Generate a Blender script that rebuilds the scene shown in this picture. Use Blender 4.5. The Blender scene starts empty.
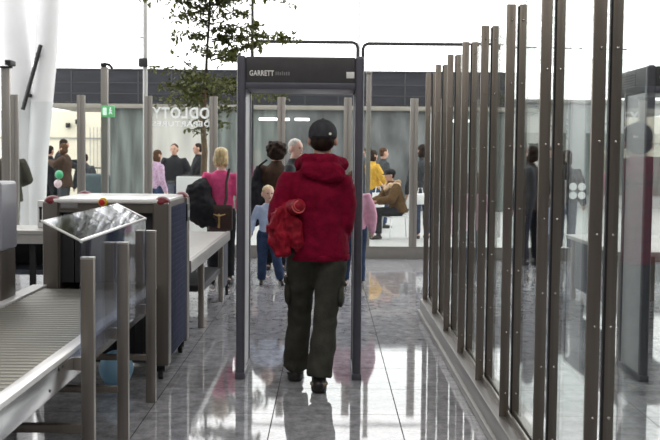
import bpy, bmesh, math, random
from mathutils import Vector, Matrix, noise
R = math.radians
PI = math.pi
random.seed(7)
S = bpy.context.scene
COL = S.collection
V = Vector

# ------------------------------------------------------------------ materials
def nodes_of(name):
    m = bpy.data.materials.new(name)
    m.use_nodes = True
    nt = m.node_tree
    return m, nt, nt.nodes['Principled BSDF']

def mat(name, col, rough=0.5, metal=0.0, var=0.0, scale=8.0, stretch=(1, 1, 1), bump=0.0, spec=None, bscale=None):
    m, nt, b = nodes_of(name)
    b.inputs['Base Color'].default_value = (*col, 1)
    b.inputs['Roughness'].default_value = rough
    b.inputs['Metallic'].default_value = metal
    if spec is not None:
        b.inputs['Specular IOR Level'].default_value = spec
    if var or bump:
        tc = nt.nodes.new('ShaderNodeTexCoord')
        mp = nt.nodes.new('ShaderNodeMapping')
        mp.inputs['Scale'].default_value = stretch
        n = nt.nodes.new('ShaderNodeTexNoise')
        n.inputs['Scale'].default_value = scale
        n.inputs['Detail'].default_value = 4
        nt.links.new(tc.outputs['Object'], mp.inputs['Vector'])
        nt.links.new(mp.outputs['Vector'], n.inputs['Vector'])
        if var:
            r = nt.nodes.new('ShaderNodeValToRGB')
            r.color_ramp.elements[0].position = 0.3
            r.color_ramp.elements[1].position = 0.7
            r.color_ramp.elements[0].color = (*[max(0, c * (1 - var)) for c in col], 1)
            r.color_ramp.elements[1].color = (*[min(1, c * (1 + var)) for c in col], 1)
            nt.links.new(n.outputs['Fac'], r.inputs['Fac'])
            nt.links.new(r.outputs['Color'], b.inputs['Base Color'])
        if bump:
            bp = nt.nodes.new('ShaderNodeBump')
            bp.inputs['Strength'].default_value = bump
            bp.inputs['Distance'].default_value = 0.02
            src = n
            if bscale:
                src = nt.nodes.new('ShaderNodeTexNoise')
                src.inputs['Scale'].default_value = bscale
                src.inputs['Detail'].default_value = 3
                nt.links.new(mp.outputs['Vector'], src.inputs['Vector'])
            nt.links.new(src.outputs['Fac'], bp.inputs['Height'])
            nt.links.new(bp.outputs['Normal'], b.inputs['Normal'])
    return m

def emis(name, col, st):
    m, nt, b = nodes_of(name)
    b.inputs['Base Color'].default_value = (*col, 1)
    b.inputs['Emission Color'].default_value = (*col, 1)
    b.inputs['Emission Strength'].default_value = st
    return m

def glass_mat(name, tint=(0.93, 0.96, 0.95), ior=1.5, bump=0.0, bscale=4.0, rough=0.0):
    m = bpy.data.materials.new(name)
    m.use_nodes = True
    nt = m.node_tree
    for n in list(nt.nodes):
        if n.type != 'OUTPUT_MATERIAL':
            nt.nodes.remove(n)
    out = [n for n in nt.nodes if n.type == 'OUTPUT_MATERIAL'][0]
    geo = nt.nodes.new('ShaderNodeNewGeometry')
    mr = nt.nodes.new('ShaderNodeMapRange')
    mr.inputs['To Min'].default_value = ior
    mr.inputs['To Max'].default_value = 1 / ior
    nt.links.new(geo.outputs['Backfacing'], mr.inputs['Value'])
    fr = nt.nodes.new('ShaderNodeFresnel')
    nt.links.new(mr.outputs['Result'], fr.inputs['IOR'])
    tr = nt.nodes.new('ShaderNodeBsdfTransparent')
    tr.inputs['Color'].default_value = (*tint, 1)
    gl = nt.nodes.new('ShaderNodeBsdfGlossy')
    gl.inputs['Roughness'].default_value = rough
    gl.inputs['Color'].default_value = (1, 1, 1, 1)
    mx = nt.nodes.new('ShaderNodeMixShader')
    nt.links.new(fr.outputs['Fac'], mx.inputs['Fac'])
    nt.links.new(tr.outputs[0], mx.inputs[1])
    nt.links.new(gl.outputs[0], mx.inputs[2])
    nt.links.new(mx.outputs[0], out.inputs['Surface'])
    if bump:
        tc = nt.nodes.new('ShaderNodeTexCoord')
        n = nt.nodes.new('ShaderNodeTexNoise')
        n.inputs['Scale'].default_value = bscale
        bp = nt.nodes.new('ShaderNodeBump')
        bp.inputs['Strength'].default_value = bump
        bp.inputs['Distance'].default_value = 0.02
        nt.links.new(tc.outputs['Object'], n.inputs['Vector'])
        nt.links.new(n.outputs['Fac'], bp.inputs['Height'])
        nt.links.new(bp.outputs['Normal'], gl.inputs['Normal'])
        nt.links.new(bp.outputs['Normal'], fr.inputs['Normal'])
    return m

def floor_mat():
    m, nt, b = nodes_of('polished granite')
    tc = nt.nodes.new('ShaderNodeTexCoord')
    mp = nt.nodes.new('ShaderNodeMapping')
    mp.inputs['Location'].default_value = (0.3165 + 0.744 * 20, -7.0 + 0.70 * 30, 0)
    br = nt.nodes.new('ShaderNodeTexBrick')
    br.offset = 0.0
    br.inputs['Scale'].default_value = 1.0
    br.inputs['Brick Width'].default_value = 0.744
    br.inputs['Row Height'].default_value = 0.70
    br.inputs['Mortar Size'].default_value = 0.0032
    br.inputs['Mortar Smooth'].default_value = 0.0
    br.inputs['Color1'].default_value = (0.47, 0.47, 0.49, 1)
    br.inputs['Color2'].default_value = (0.37, 0.37, 0.385, 1)
    br.inputs['Mortar'].default_value = (0.10, 0.10, 0.10, 1)
    nt.links.new(tc.outputs['Object'], mp.inputs['Vector'])
    nt.links.new(mp.outputs['Vector'], br.inputs['Vector'])
    n = nt.nodes.new('ShaderNodeTexNoise')
    n.inputs['Scale'].default_value = 11
    n.inputs['Detail'].default_value = 8
    n.inputs['Roughness'].default_value = 0.75
    mp2 = nt.nodes.new('ShaderNodeMapping')
    mp2.inputs['Scale'].default_value = (1.0, 0.7, 1)
    nt.links.new(tc.outputs['Object'], mp2.inputs['Vector'])
    nt.links.new(mp2.outputs['Vector'], n.inputs['Vector'])
    r = nt.nodes.new('ShaderNodeValToRGB')
    r.color_ramp.elements[0].position = 0.36
    r.color_ramp.elements[0].color = (0.50, 0.50, 0.52, 1)
    r.color_ramp.elements[1].position = 0.66
    r.color_ramp.elements[1].color = (1.15, 1.15, 1.17, 1)
    nt.links.new(n.outputs['Fac'], r.inputs['Fac'])
    mx = nt.nodes.new('ShaderNodeMix')
    mx.data_type = 'RGBA'
    mx.blend_type = 'MULTIPLY'
    mx.inputs['Factor'].default_value = 1.0
    nt.links.new(br.outputs['Color'], mx.inputs[6])
    nt.links.new(r.outputs['Color'], mx.inputs[7])
    nt.links.new(mx.outputs[2], b.inputs['Base Color'])
    rr = nt.nodes.new('ShaderNodeMapRange')
    rr.inputs['To Min'].default_value = 0.04
    rr.inputs['To Max'].default_value = 0.6
    nt.links.new(br.outputs['Fac'], rr.inputs['Value'])
    nt.links.new(rr.outputs['Result'], b.inputs['Roughness'])
    sr = nt.nodes.new('ShaderNodeMapRange')
    sr.inputs['To Min'].default_value = 0.5
    sr.inputs['To Max'].default_value = 0.0
    nt.links.new(br.outputs['Fac'], sr.inputs['Value'])
    nt.links.new(sr.outputs['Result'], b.inputs['Specular IOR Level'])
    b.inputs['IOR'].default_value = 1.75
    n2 = nt.nodes.new('ShaderNodeTexNoise')
    n2.inputs['Scale'].default_value = 2.2
    n2.inputs['Detail'].default_value = 2
    bp = nt.nodes.new('ShaderNodeBump')
    bp.inputs['Strength'].default_value = 0.02
    bp.inputs['Distance'].default_value = 0.02
    nt.links.new(tc.outputs['Object'], n2.inputs['Vector'])
    nt.links.new(n2.outputs['Fac'], bp.inputs['Height'])
    nt.links.new(bp.outputs['Normal'], b.inputs['Normal'])
    return m

def translucent(name, col, mixf=0.5, var=0.0):
    m = mat(name, col, 0.5, 0, var, 3)
    nt = m.node_tree
    b = nt.nodes['Principled BSDF']
    out = [n for n in nt.nodes if n.type == 'OUTPUT_MATERIAL'][0]
    t = nt.nodes.new('ShaderNodeBsdfTranslucent')
    if b.inputs['Base Color'].is_linked:
        nt.links.new(b.inputs['Base Color'].links[0].from_socket, t.inputs['Color'])
    else:
        t.inputs['Color'].default_value = (*col, 1)
    mx = nt.nodes.new('ShaderNodeMixShader')
    mx.inputs['Fac'].default_value = mixf
    nt.links.new(b.outputs[0], mx.inputs[1])
    nt.links.new(t.outputs[0], mx.inputs[2])
    nt.links.new(mx.outputs[0], out.inputs['Surface'])
    return m

M = dict(
    vinyl=translucent('white vinyl lettering', (0.9, 0.9, 0.9), 0.85),
    rail_steel=mat('brushed rail steel', (0.30, 0.29, 0.28), 0.36, 0.7, 0.10, 14, (1, 0.1, 1)),
    floor=floor_mat(),
    steel=mat('brushed steel', (0.33, 0.30, 0.27), 0.34, 0.9, 0.12, 30, (1, 1, 0.05)),
    steel_dark=mat('dull brown steel', (0.225, 0.20, 0.175), 0.36, 0.85, 0.10, 30, (1, 1, 0.05)),
    steel_light=mat('bright brushed steel', (0.62, 0.60, 0.57), 0.28, 0.9, 0.1, 20, (0.05, 1, 1)),
    chrome=mat('satin chrome', (0.75, 0.75, 0.76), 0.18, 1.0, 0.05, 14),
    rail_white=mat('pale anodised rail', (0.92, 0.92, 0.92), 0.24, 0.2, 0.03, 10),
    screw=mat('screw steel', (0.7, 0.68, 0.65), 0.25, 1.0),
    black=mat('black rubber', (0.012, 0.012, 0.014), 0.55, 0, 0.2, 20),
    black_metal=mat('black painted metal', (0.008, 0.008, 0.009), 0.6, 0.0, 0.1, 12),
    gate=mat('gate grey plastic', (0.092, 0.092, 0.116), 0.38, 0, 0.08, 14),
    gate_head=mat('gate header grey', (0.060, 0.058, 0.062), 0.42, 0, 0.08, 14),
    gate_side=mat('gate light grey panel', (0.55, 0.55, 0.57), 0.40, 0, 0.05, 10),
    white=mat('white paint', (0.82, 0.82, 0.82), 0.45, 0, 0.03, 4),
    white_print=mat('white print', (0.88, 0.88, 0.86), 0.6),
    grey_print=mat('dim grey print', (0.25, 0.25, 0.26), 0.6),
    machine_top=mat('pale machine lid', (0.78, 0.78, 0.77), 0.22, 0, 0.04, 5),
    machine_steel=mat('brown grey enamel', (0.145, 0.13, 0.115), 0.36, 0.5, 0.12, 16, (1, 1, 0.1)),
    machine_blue=mat('blue grey louvre panel', (0.070, 0.077, 0.112), 0.9, 0.0, 0.10, 12, spec=0.0),
    machine_red=mat('dark red cap', (0.17, 0.008, 0.018), 0.45, 0, 0.1, 12),
    red_btn=mat('red button', (0.55, 0.02, 0.02), 0.3, 0, 0.05, 10),
    yellow=mat('yellow plastic', (0.75, 0.50, 0.03), 0.4, 0, 0.05, 10),
    dark_hole=mat('dark tunnel lining', (0.012, 0.012, 0.016), 0.6, 0, 0.3, 6),
    roller=mat('roller steel', (0.27, 0.265, 0.235), 0.42, 0.7, 0.10, 12, (0.2, 1, 1)),
    glass=glass_mat('clear glass'),
    glass_far=glass_mat('clear hall glass', (0.95, 0.97, 0.965), 1.45),
    plexi=glass_mat('scuffed plexiglass', (0.80, 0.84, 0.92), 1.5, 0.035, 6.0, 0.045),
    balloon_blue=translucent('pale blue balloon rubber', (0.50, 0.80, 1.0), 0.35, 0.03),
    balloon_green=mat('green balloon rubber', (0.03, 0.30, 0.13), 0.3, 0, 0.04, 5),
    balloon_pale=mat('pale pink balloon rubber', (0.55, 0.42, 0.45), 0.3, 0, 0.3, 12),
    green_sign=emis('green sign face', (0.16, 0.50, 0.22), 0.35),
    sign_white=emis('sign pictogram white', (0.8, 0.95, 0.85), 0.6),
    lamp=emis('glowing lamp reflection', (1.0, 0.99, 0.95), 2.2),  # glow for the ceiling light reflections on the facade glass
    skin=mat('skin', (0.56, 0.32, 0.23), 0.5, 0, 0.08, 20),
    skin_pale=mat('pale skin', (0.66, 0.43, 0.34), 0.5, 0, 0.08, 20),
    eye=mat('eye dark', (0.02, 0.015, 0.012), 0.2),
    lips=mat('lips', (0.40, 0.15, 0.13), 0.5),
    hair_dark=mat('dark brown hair', (0.022, 0.013, 0.009), 0.75, 0, 0.4, 60, (1, 1, 0.2), 0.4, 0.15),
    hair_brown=mat('brown hair', (0.075, 0.038, 0.020), 0.75, 0, 0.4, 60, (1, 1, 0.2), 0.4, 0.15),
    hair_blond=mat('blond hair', (0.52, 0.40, 0.20), 0.42, 0, 0.45, 55, (1, 1, 0.15), 0.4),
    hair_grey=mat('grey white hair', (0.55, 0.52, 0.48), 0.5, 0, 0.25, 60, (1, 1, 0.3), 0.4),
    red_fleece=mat('red fleece', (0.195, 0.002, 0.024), 0.85, 0, 0.22, 26, (1, 1, 1), 0.25, 0.15, 60),
    red_bundle=mat('bright red quilted cloth', (0.29, 0.004, 0.020), 0.65, 0, 0.25, 18, (1, 1, 1), 0.3, 0.3, 40),
    red_trim=mat('pale red lining', (0.62, 0.10, 0.10), 0.6, 0, 0.15, 30),
    olive_cargo=mat('dark olive cotton', (0.050, 0.049, 0.040), 0.8, 0, 0.3, 9, (1, 1, 1), 0.25, 0.2, 50),
    cap=mat('charcoal cap cloth', (0.042, 0.043, 0.050), 0.75, 0, 0.2, 30, (1, 1, 1), 0.2, 0.3, 90),
    shirt_grey=mat('grey shirt cloth', (0.30, 0.28, 0.27), 0.8, 0, 0.1, 30),
    shoe_black=mat('black leather', (0.015, 0.013, 0.012), 0.4, 0, 0.2, 20),
    shoe_brown=mat('brown leather', (0.06, 0.035, 0.02), 0.45, 0, 0.2, 20),
    hem_tan=mat('tan hem lining', (0.28, 0.21, 0.12), 0.8, 0, 0.15, 30),
    pink=mat('magenta pink cloth', (0.72, 0.09, 0.25), 0.8, 0, 0.15, 18, (1, 1, 1), 0.2, 0.2, 50),
    pale_pink=mat('pale pink cloth', (0.70, 0.38, 0.50), 0.8, 0, 0.12, 18, (1, 1, 1), 0.2, 0.2, 50),
    lilac=mat('lilac checked cloth', (0.45, 0.30, 0.42), 0.8, 0, 0.45, 40),
    light_blue=mat('light blue cloth', (0.42, 0.52, 0.72), 0.8, 0, 0.15, 18),
    teal=mat('teal cloth', (0.06, 0.16, 0.20), 0.8, 0, 0.15, 18),
    jeans=mat('blue denim', (0.032, 0.055, 0.115), 0.85, 0, 0.35, 14, (1, 1, 1), 0.2, 0.2, 60),
    dark_jeans=mat('dark denim', (0.022, 0.035, 0.07), 0.85, 0, 0.3, 14),
    black_cloth=mat('black cloth', (0.012, 0.013, 0.016), 0.8, 0, 0.3, 16, (1, 1, 1), 0.2, 0.25, 40),
    charcoal=mat('charcoal cloth', (0.030, 0.034, 0.040), 0.8, 0, 0.3, 16),
    brown_coat=mat('dark brown coat', (0.055, 0.033, 0.022), 0.85, 0, 0.25, 16, (1, 1, 1), 0.2, 0.2, 40),
    tan_coat=mat('tan brown coat', (0.10, 0.055, 0.022), 0.85, 0, 0.35, 20, (1, 1, 1), 0.3, 0.2, 40),
    fur=mat('cream fur', (0.60, 0.42, 0.28), 0.9, 0, 0.35, 40, (1, 1, 1), 0.5, 0.1, 60),
    olive_coat=mat('olive coat', (0.045, 0.042, 0.028), 0.85, 0, 0.25, 16),
    yellow_coat=mat('mustard yellow cloth', (0.62, 0.36, 0.05), 0.8, 0, 0.2, 18, (1, 1, 1), 0.2, 0.2, 50),
    bag_brown=mat('dark brown leather', (0.035, 0.014, 0.010), 0.4, 0, 0.25, 18),
    gold=mat('gold buckle', (0.65, 0.45, 0.2), 0.3, 1.0),
    paper=mat('white paper', (0.85, 0.85, 0.85), 0.7, 0, 0.03, 10),
    pave=mat('pale outdoor paving', (0.40, 0.40, 0.39), 0.5, 0, 0.08, 3),
    band=mat('dark blue cladding', (0.016, 0.018, 0.024), 0.35, 0, 0.35, 1.2, (1, 1, 6)),
    seam=mat('cladding seam', (0.045, 0.046, 0.05), 0.5),
    ledge=mat('beige ledge', (0.24, 0.22, 0.19), 0.6, 0, 0.1, 4),
    bay_green=mat('grey green curtain glass', (0.135, 0.152, 0.143), 0.35, 0, 0.5, 1.6, (3, 1, 0.35)),  # streaky tone paints in pale curtains and blurred reflections
    bay_grey=mat('grey shop glass', (0.118, 0.126, 0.127), 0.35, 0, 0.5, 1.4, (1.5, 1, 0.6)),  # stretched noise puts blurred reflections into the glass colour
    bay_cream=mat('cream rendered wall', (0.48, 0.465, 0.43), 0.7, 0, 0.22, 1.0, (2.5, 1, 0.3)),
    cream=mat('sunlit cream wall', (0.80, 0.74, 0.60), 0.8, 0, 0.06, 2),  # the wall's own cream colour
    pale_wall=mat('pale grey wall', (0.42, 0.43, 0.43), 0.7, 0, 0.15, 0.6),
    mullion=mat('pale grey mullion', (0.34, 0.34, 0.33), 0.4, 0.2, 0.06, 10),
    post_far=mat('satin partition steel', (0.36, 0.34, 0.31), 0.4, 0.55, 0.10, 20, (1, 1, 0.05)),
    kick=mat('grey kick plate', (0.28, 0.27, 0.25), 0.45, 0.3, 0.06, 10),
    column=mat('white column paint', (0.74, 0.74, 0.75), 0.5, 0, 0.04, 2),
    trunk=mat('tan bark', (0.16, 0.11, 0.065), 0.9, 0, 0.35, 14, (1, 1, 0.3), 0.6),
    branch=mat('dark bark', (0.035, 0.028, 0.020), 0.9, 0, 0.3, 20),
    leaf=translucent('olive leaf', (0.085, 0.095, 0.025), 0.35, 0.5),
    table_top=mat('satin table top', (0.48, 0.47, 0.45), 0.35, 0.3, 0.06, 8),
    desk_dark=mat('dark desk panel', (0.02, 0.021, 0.026), 0.5, 0, 0.2, 10),
    panel_blue=mat('dark slate panel', (0.05, 0.056, 0.075), 0.45, 0, 0.1, 10),
    console=mat('lavender grey console', (0.36, 0.37, 0.42), 0.3, 0, 0.05, 5),
    console_dark=mat('dark blue glossy screen', (0.02, 0.028, 0.06), 0.12, 0, 0.1, 3),
    ceiling=mat('white ceiling', (0.55, 0.55, 0.55), 0.8, 0, 0.03, 1),
    hall_wall=mat('grey hall wall', (0.32, 0.31, 0.30), 0.8, 0, 0.06, 1),
    case=mat('slate suitcase fabric', (0.05, 0.075, 0.085), 0.7, 0, 0.2, 14),
)

# ------------------------------------------------------------------ mesh helpers
def new_bm():
    return bmesh.new()

def merge(bm, tmp):
    me = bpy.data.meshes.new('tmp')
    tmp.to_mesh(me)
    tmp.free()
    bm.from_mesh(me)
    bpy.data.meshes.remove(me)

def box(bm, x0, x1, y0, y1, z0, z1, bev=0.0, seg=2, mtx=None):
    t = bmesh.new()
    bmesh.ops.create_cube(t, size=1.0)
    for v in t.verts:
        v.co = V(((x0 + x1) / 2 + v.co.x * (x1 - x0), (y0 + y1) / 2 + v.co.y * (y1 - y0), (z0 + z1) / 2 + v.co.z * (z1 - z0)))
    if bev:
        bmesh.ops.bevel(t, geom=t.edges[:], offset=bev, segments=seg, profile=0.5, affect='EDGES')
    if mtx is not None:
        bmesh.ops.transform(t, matrix=mtx, verts=t.verts)
    merge(bm, t)

def cyl(bm, p0, p1, r0, r1=None, n=16, bev=0.0):
    r1 = r0 if r1 is None else r1
    p0, p1 = V(p0), V(p1)
    d = p1 - p0
    L = d.length
    rot = d.to_track_quat('Z', 'Y').to_matrix().to_4x4()
    t = bmesh.new()
    bmesh.ops.create_cone(t, cap_ends=True, segments=n, radius1=r0, radius2=r1, depth=L)
    if bev:
        es = [e for e in t.edges if len(e.link_faces) == 2 and any(len(f.verts) > 4 for f in e.link_faces)]
        bmesh.ops.bevel(t, geom=es, offset=bev, segments=2, profile=0.5, affect='EDGES')
    bmesh.ops.transform(t, matrix=Matrix.Translation((p0 + p1) / 2) @ rot, verts=t.verts)
    merge(bm, t)

def ell(bm, c, rx, ry, rz, rot=None, u=20, w=14):
    t = bmesh.new()
    bmesh.ops.create_uvsphere(t, u_segments=u, v_segments=w, radius=1.0)
    m = Matrix.Translation(V(c))
    if rot is not None:
        m = m @ rot
    m = m @ Matrix.Diagonal((rx, ry, rz, 1))
    bmesh.ops.transform(t, matrix=m, verts=t.verts)
    merge(bm, t)

def rings(bm, secs, n=20):
    """closed loft through horizontal elliptical sections (centre, rx, ry)"""
    rows = []
    for c, rx, ry in secs:
        rows.append([bm.verts.new((c[0] + rx * math.cos(2 * PI * k / n), c[1] + ry * math.sin(2 * PI * k / n), c[2])) for k in range(n)])
    for a, b in zip(rows, rows[1:]):
        for k in range(n):
            bm.faces.new((a[k], a[(k + 1) % n], b[(k + 1) % n], b[k]))
    bm.faces.new(rows[0][::-1])
    bm.faces.new(rows[-1])

def limb(bm, pts, rad, n=14, flat=1.0, cut_end=False):
    """closed tapered tube along points with rounded ends"""
    pts = [V(p) for p in pts]
    # round ends
    d0 = (pts[1] - pts[0]).normalized()
    d1 = (pts[-1] - pts[-2]).normalized()
    P, Q = [], []
    for a in (1.0, 0.8, 0.45):
        P.append(pts[0] - d0 * rad[0] * a)
        Q.append(rad[0] * math.sqrt(max(0.0, 1 - a * a)) + 1e-4)
    P += pts
    Q += list(rad)
    for a in (() if cut_end else (0.45, 0.8, 1.0)):
        P.append(pts[-1] + d1 * rad[-1] * a)
        Q.append(rad[-1] * math.sqrt(max(0.0, 1 - a * a)) + 1e-4)
    rows = []
    ref = V((1, 0, 0))
    if abs(d0.x) > 0.9:
        ref = V((0, 1, 0))
    for i, (p, r) in enumerate(zip(P, Q)):
        a = P[max(i - 1, 0)]
        b = P[min(i + 1, len(P) - 1)]
        t = (b - a).normalized()
        u = (ref - t * ref.dot(t)).normalized()
        w = t.cross(u)
        ref = u
        rows.append([bm.verts.new(p + u * r * math.cos(2 * PI * k / n) + w * r * flat * math.sin(2 * PI * k / n)) for k in range(n)])
    for a, b in zip(rows, rows[1:]):
        for k in range(n):
            bm.faces.new((a[k], a[(k + 1) % n], b[(k + 1) % n], b[k]))
    bm.faces.new(rows[0][::-1])
    bm.faces.new(rows[-1])

def finish(name, me, m, parent=None, smooth=35):
    for p in me.polygons:
        p.use_smooth = True
    if smooth < 180:
        me.set_sharp_from_angle(angle=R(smooth))
    o = bpy.data.objects.new(name, me)
    if isinstance(m, str):
        m = M[m]
    me.materials.append(m)
    COL.objects.link(o)
    if parent is not None:
        o.parent = parent
    return o

def obj(name, bm, m, parent=None, origin=None, smooth=35):
    """link a bmesh as ONE mesh object; world-space input is made local to the parent empty / origin"""
    me = bpy.data.meshes.new(name)
    bmesh.ops.recalc_face_normals(bm, faces=bm.faces[:])
    off = V(origin) if origin is not None else V((0, 0, 0))
    if off.length:
        bmesh.ops.translate(bm, vec=-off, verts=bm.verts[:])
    bm.to_mesh(me)
    bm.free()
    o = finish(name, me, m, parent, smooth)
    if off.length and parent is None:
        o.location = off
    return o

def multi(name, parts, parent=None, origin=None, smooth=35):
    """several (bmesh, material) pieces of one part as ONE mesh with material slots"""
    big = bmesh.new()
    for i, (pb, m) in enumerate(parts):
        for f in pb.faces:
            f.material_index = i
        bmesh.ops.recalc_face_normals(pb, faces=pb.faces[:])
        merge(big, pb)
    me = bpy.data.meshes.new(name)
    off = V(origin) if origin is not None else V((0, 0, 0))
    bmesh.ops.translate(big, vec=-off, verts=big.verts[:])
    big.to_mesh(me)
    big.free()
    o = finish(name, me, parts[0][1], parent, smooth)
    for pb, m in parts[1:]:
        me.materials.append(M[m])
    return o

def remeshed(name, bm, m, parent, voxel, smooth_it=4, fold=0.0, fscale=(9, 9, 9), seed=0.0, origin=None, ridged=False):
    me = bpy.data.meshes.new(name)
    bmesh.ops.recalc_face_normals(bm, faces=bm.faces[:])
    bm.to_mesh(me)
    bm.free()
    t = bpy.data.objects.new('tmp', me)
    COL.objects.link(t)
    md = t.modifiers.new('r', 'REMESH')
    md.mode = 'VOXEL'
    md.voxel_size = voxel
    if smooth_it:
        s = t.modifiers.new('s', 'SMOOTH')
        s.factor = 0.5
        s.iterations = smooth_it
    dg = bpy.context.evaluated_depsgraph_get()
    dg.update()
    out = bpy.data.meshes.new_from_object(t.evaluated_get(dg))
    out.name = name
    bpy.data.objects.remove(t)
    bpy.data.meshes.remove(me)
    if fold:
        nv = [v.normal.copy() for v in out.vertices]
        for v, nn in zip(out.vertices, nv):
            q = V((v.co.x * fscale[0] + seed, v.co.y * fscale[1], v.co.z * fscale[2]))
            f = noise.noise(q) + 0.5 * noise.noise(q * 2.1)
            if ridged:
                f = 0.6 - 1.9 * abs(noise.noise(q)) - 0.9 * abs(noise.noise(q * 2.3))
            v.co += nn * fold * f
    if origin is not None:
        for v in out.vertices:
            v.co -= V(origin)
    return finish(name, out, m, parent, 180)

def text_mesh(txt, size, depth, mtx, spacing=1.0, bold=0.0):
    cu = bpy.data.curves.new('t', 'FONT')
    cu.body = txt
    cu.size = size
    cu.extrude = depth
    cu.offset = bold
    cu.space_character = spacing
    cu.resolution_u = 3
    o = bpy.data.objects.new('t', cu)
    COL.objects.link(o)
    dg = bpy.context.evaluated_depsgraph_get()
    dg.update()
    me = bpy.data.meshes.new_from_object(o.evaluated_get(dg))
    bpy.data.objects.remove(o)
    me.transform(mtx)
    bm = bmesh.new()
    bm.from_mesh(me)
    bpy.data.meshes.remove(me)
    return bm

def text_width(bm):
    xs = [v.co.x for v in bm.verts]
    return min(xs), max(xs)

def thing(name, label, cat, loc=(0, 0, 0), rotz=0.0, group=None):
    o = bpy.data.objects.new(name, None)
    COL.objects.link(o)
    o.empty_display_size = 0.1
    o.location = loc
    o.rotation_euler = (0, 0, rotz)
    tag(o, label, cat, group)
    return o

def tag(o, label, cat, group=None):
    o['label'] = label
    o['category'] = cat
    if group:
        o['group'] = group
    return o

def struct(name, bm, m):
    o = obj(name, bm, m)
    o['kind'] = 'structure'
    return o

# ------------------------------------------------------------------ setting
b = new_bm(); box(b, -14, 14, -10, 16.03, -0.1, 0.0); struct('floor', b, 'floor')
b = new_bm(); box(b, -30, 30, 16.03, 48, -0.1, -0.001); struct('ground', b, 'pave')
b = new_bm(); box(b, -14, 14, -10, 12.5, 7.0, 7.2); struct('ceiling', b, 'ceiling')
b = new_bm(); box(b, -14.2, -14, -10, 12.5, 0, 7.2); struct('wall_left', b, 'hall_wall')
b = new_bm(); box(b, 14, 14.2, -10, 12.5, 0, 7.2); struct('wall_right', b, 'hall_wall')
b = new_bm(); box(b, -14.2, 14.2, -10.2, -10, 0, 7.2); struct('wall_back', b, 'hall_wall')

# ------------------------------------------------------------------ glass wall on the right
HR, TOP = 0.15, 2.343
POSTY = [3.81 + 0.936 * k for k in range(8)]
WX = -0.008
gw = thing('glass_wall', 'long wall of riveted steel posts and clear glass on a low rail, right of the gate', 'glass wall', (1.0, 6.2, 0))
OR = (1.0 - WX, 6.2, 0)
YE = POSTY[-1] + 0.06
b = new_bm()
box(b, 0.893, 1.13, 1.4, YE, 0.0, 0.045, 0.006, 3)
box(b, 0.915, 1.12, 1.4, YE, 0.04, 0.148, 0.006, 3)
rl = obj('base_rail', b, 'rail_steel', gw, OR)
b = new_bm()
box(b, 0.974, 0.992, 1.4, YE - 0.02, 0.145, 0.180, 0.003)
box(b, 1.008, 1.024, 1.4, YE - 0.02, 0.145, 0.180, 0.003)
obj('glazing_channel', b, 'steel', rl, OR)
for k, y in enumerate(POSTY):
    def bar(x0, x1, sx):
        b = new_bm(); box(b, x0, x1, y - 0.008, y + 0.008, HR - 0.003, TOP, 0.002)
        for i in range(7):
            ell(b, (sx, y - 0.008, 0.274 + 0.331 * i), 0.006, 0.005, 0.006, None, 10, 8)
        c = new_bm()
        for i in range(7):
            ell(c, (sx, y - 0.0105, 0.274 + 0.331 * i), 0.0042, 0.004, 0.0042, None, 10, 8)
        return b, c
    lb_, ls_ = bar(0.938, 0.986, 0.967)
    rb_, rs_ = bar(1.004, 1.043, 1.023)
    p = multi('post', [(lb_, 'steel_dark'), (ls_, 'screw')], gw, OR)
    multi('back_bar', [(rb_, 'steel_dark'), (rs_, 'screw')], p, OR)
    b = new_bm(); box(b, 0.997, 1.0052, y - 0.010, y + 0.012, HR - 0.003, TOP - 0.01); obj('gasket', b, 'black', p, OR)
for k in range(8):
    y1 = POSTY[k] - min(0.20, 0.03 * POSTY[k])
    y0 = POSTY[k] - 0.936 + 0.013
    b = new_bm(); box(b, 0.997, 1.005, y0, y1, 0.149, TOP - 0.012)
    obj('glass_panel', b, 'glass', gw, OR)

# ------------------------------------------------------------------ far partition
YP = 16.0
PX = [-4.68, -3.69, -2.69, -1.72, -0.71, 0.28, 1.27, 2.27, 3.27, 4.27]
fp = thing('glass_partition', 'far partition of steel posts, clear glass and grey kick plate across the hall', 'glass partition', (-0.4, YP, 0))
OR = tuple(fp.location)
for x in PX:
    b = new_bm()
    box(b, x - 0.058, x - 0.004, YP - 0.03, YP + 0.03, 0, 2.40, 0.005)
    box(b, x + 0.004, x + 0.058, YP - 0.03, YP + 0.03, 0, 2.40, 0.005)
    box(b, x - 0.006, x + 0.006, YP - 0.02, YP + 0.02, 0, 2.39)
    obj('post', b, 'post_far', fp, OR)
panes = []
for k in range(9):
    x0, x1 = PX[k] + 0.061, PX[k + 1] - 0.061
    b = new_bm(); box(b, x0, x1, YP - 0.006, YP + 0.006, 0.19, 2.30)
    panes.append(obj('glass_panel', b, 'glass_far', fp, OR))
b = new_bm()
box(b, -6.5, 5.6, YP - 0.045, YP + 0.045, 0.0, 0.175, 0.004)
box(b, -6.5, 5.6, YP - 0.052, YP - 0.03, 0.175, 0.19, 0.003)
obj('kick_plate', b, 'kick', fp, OR)

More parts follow.
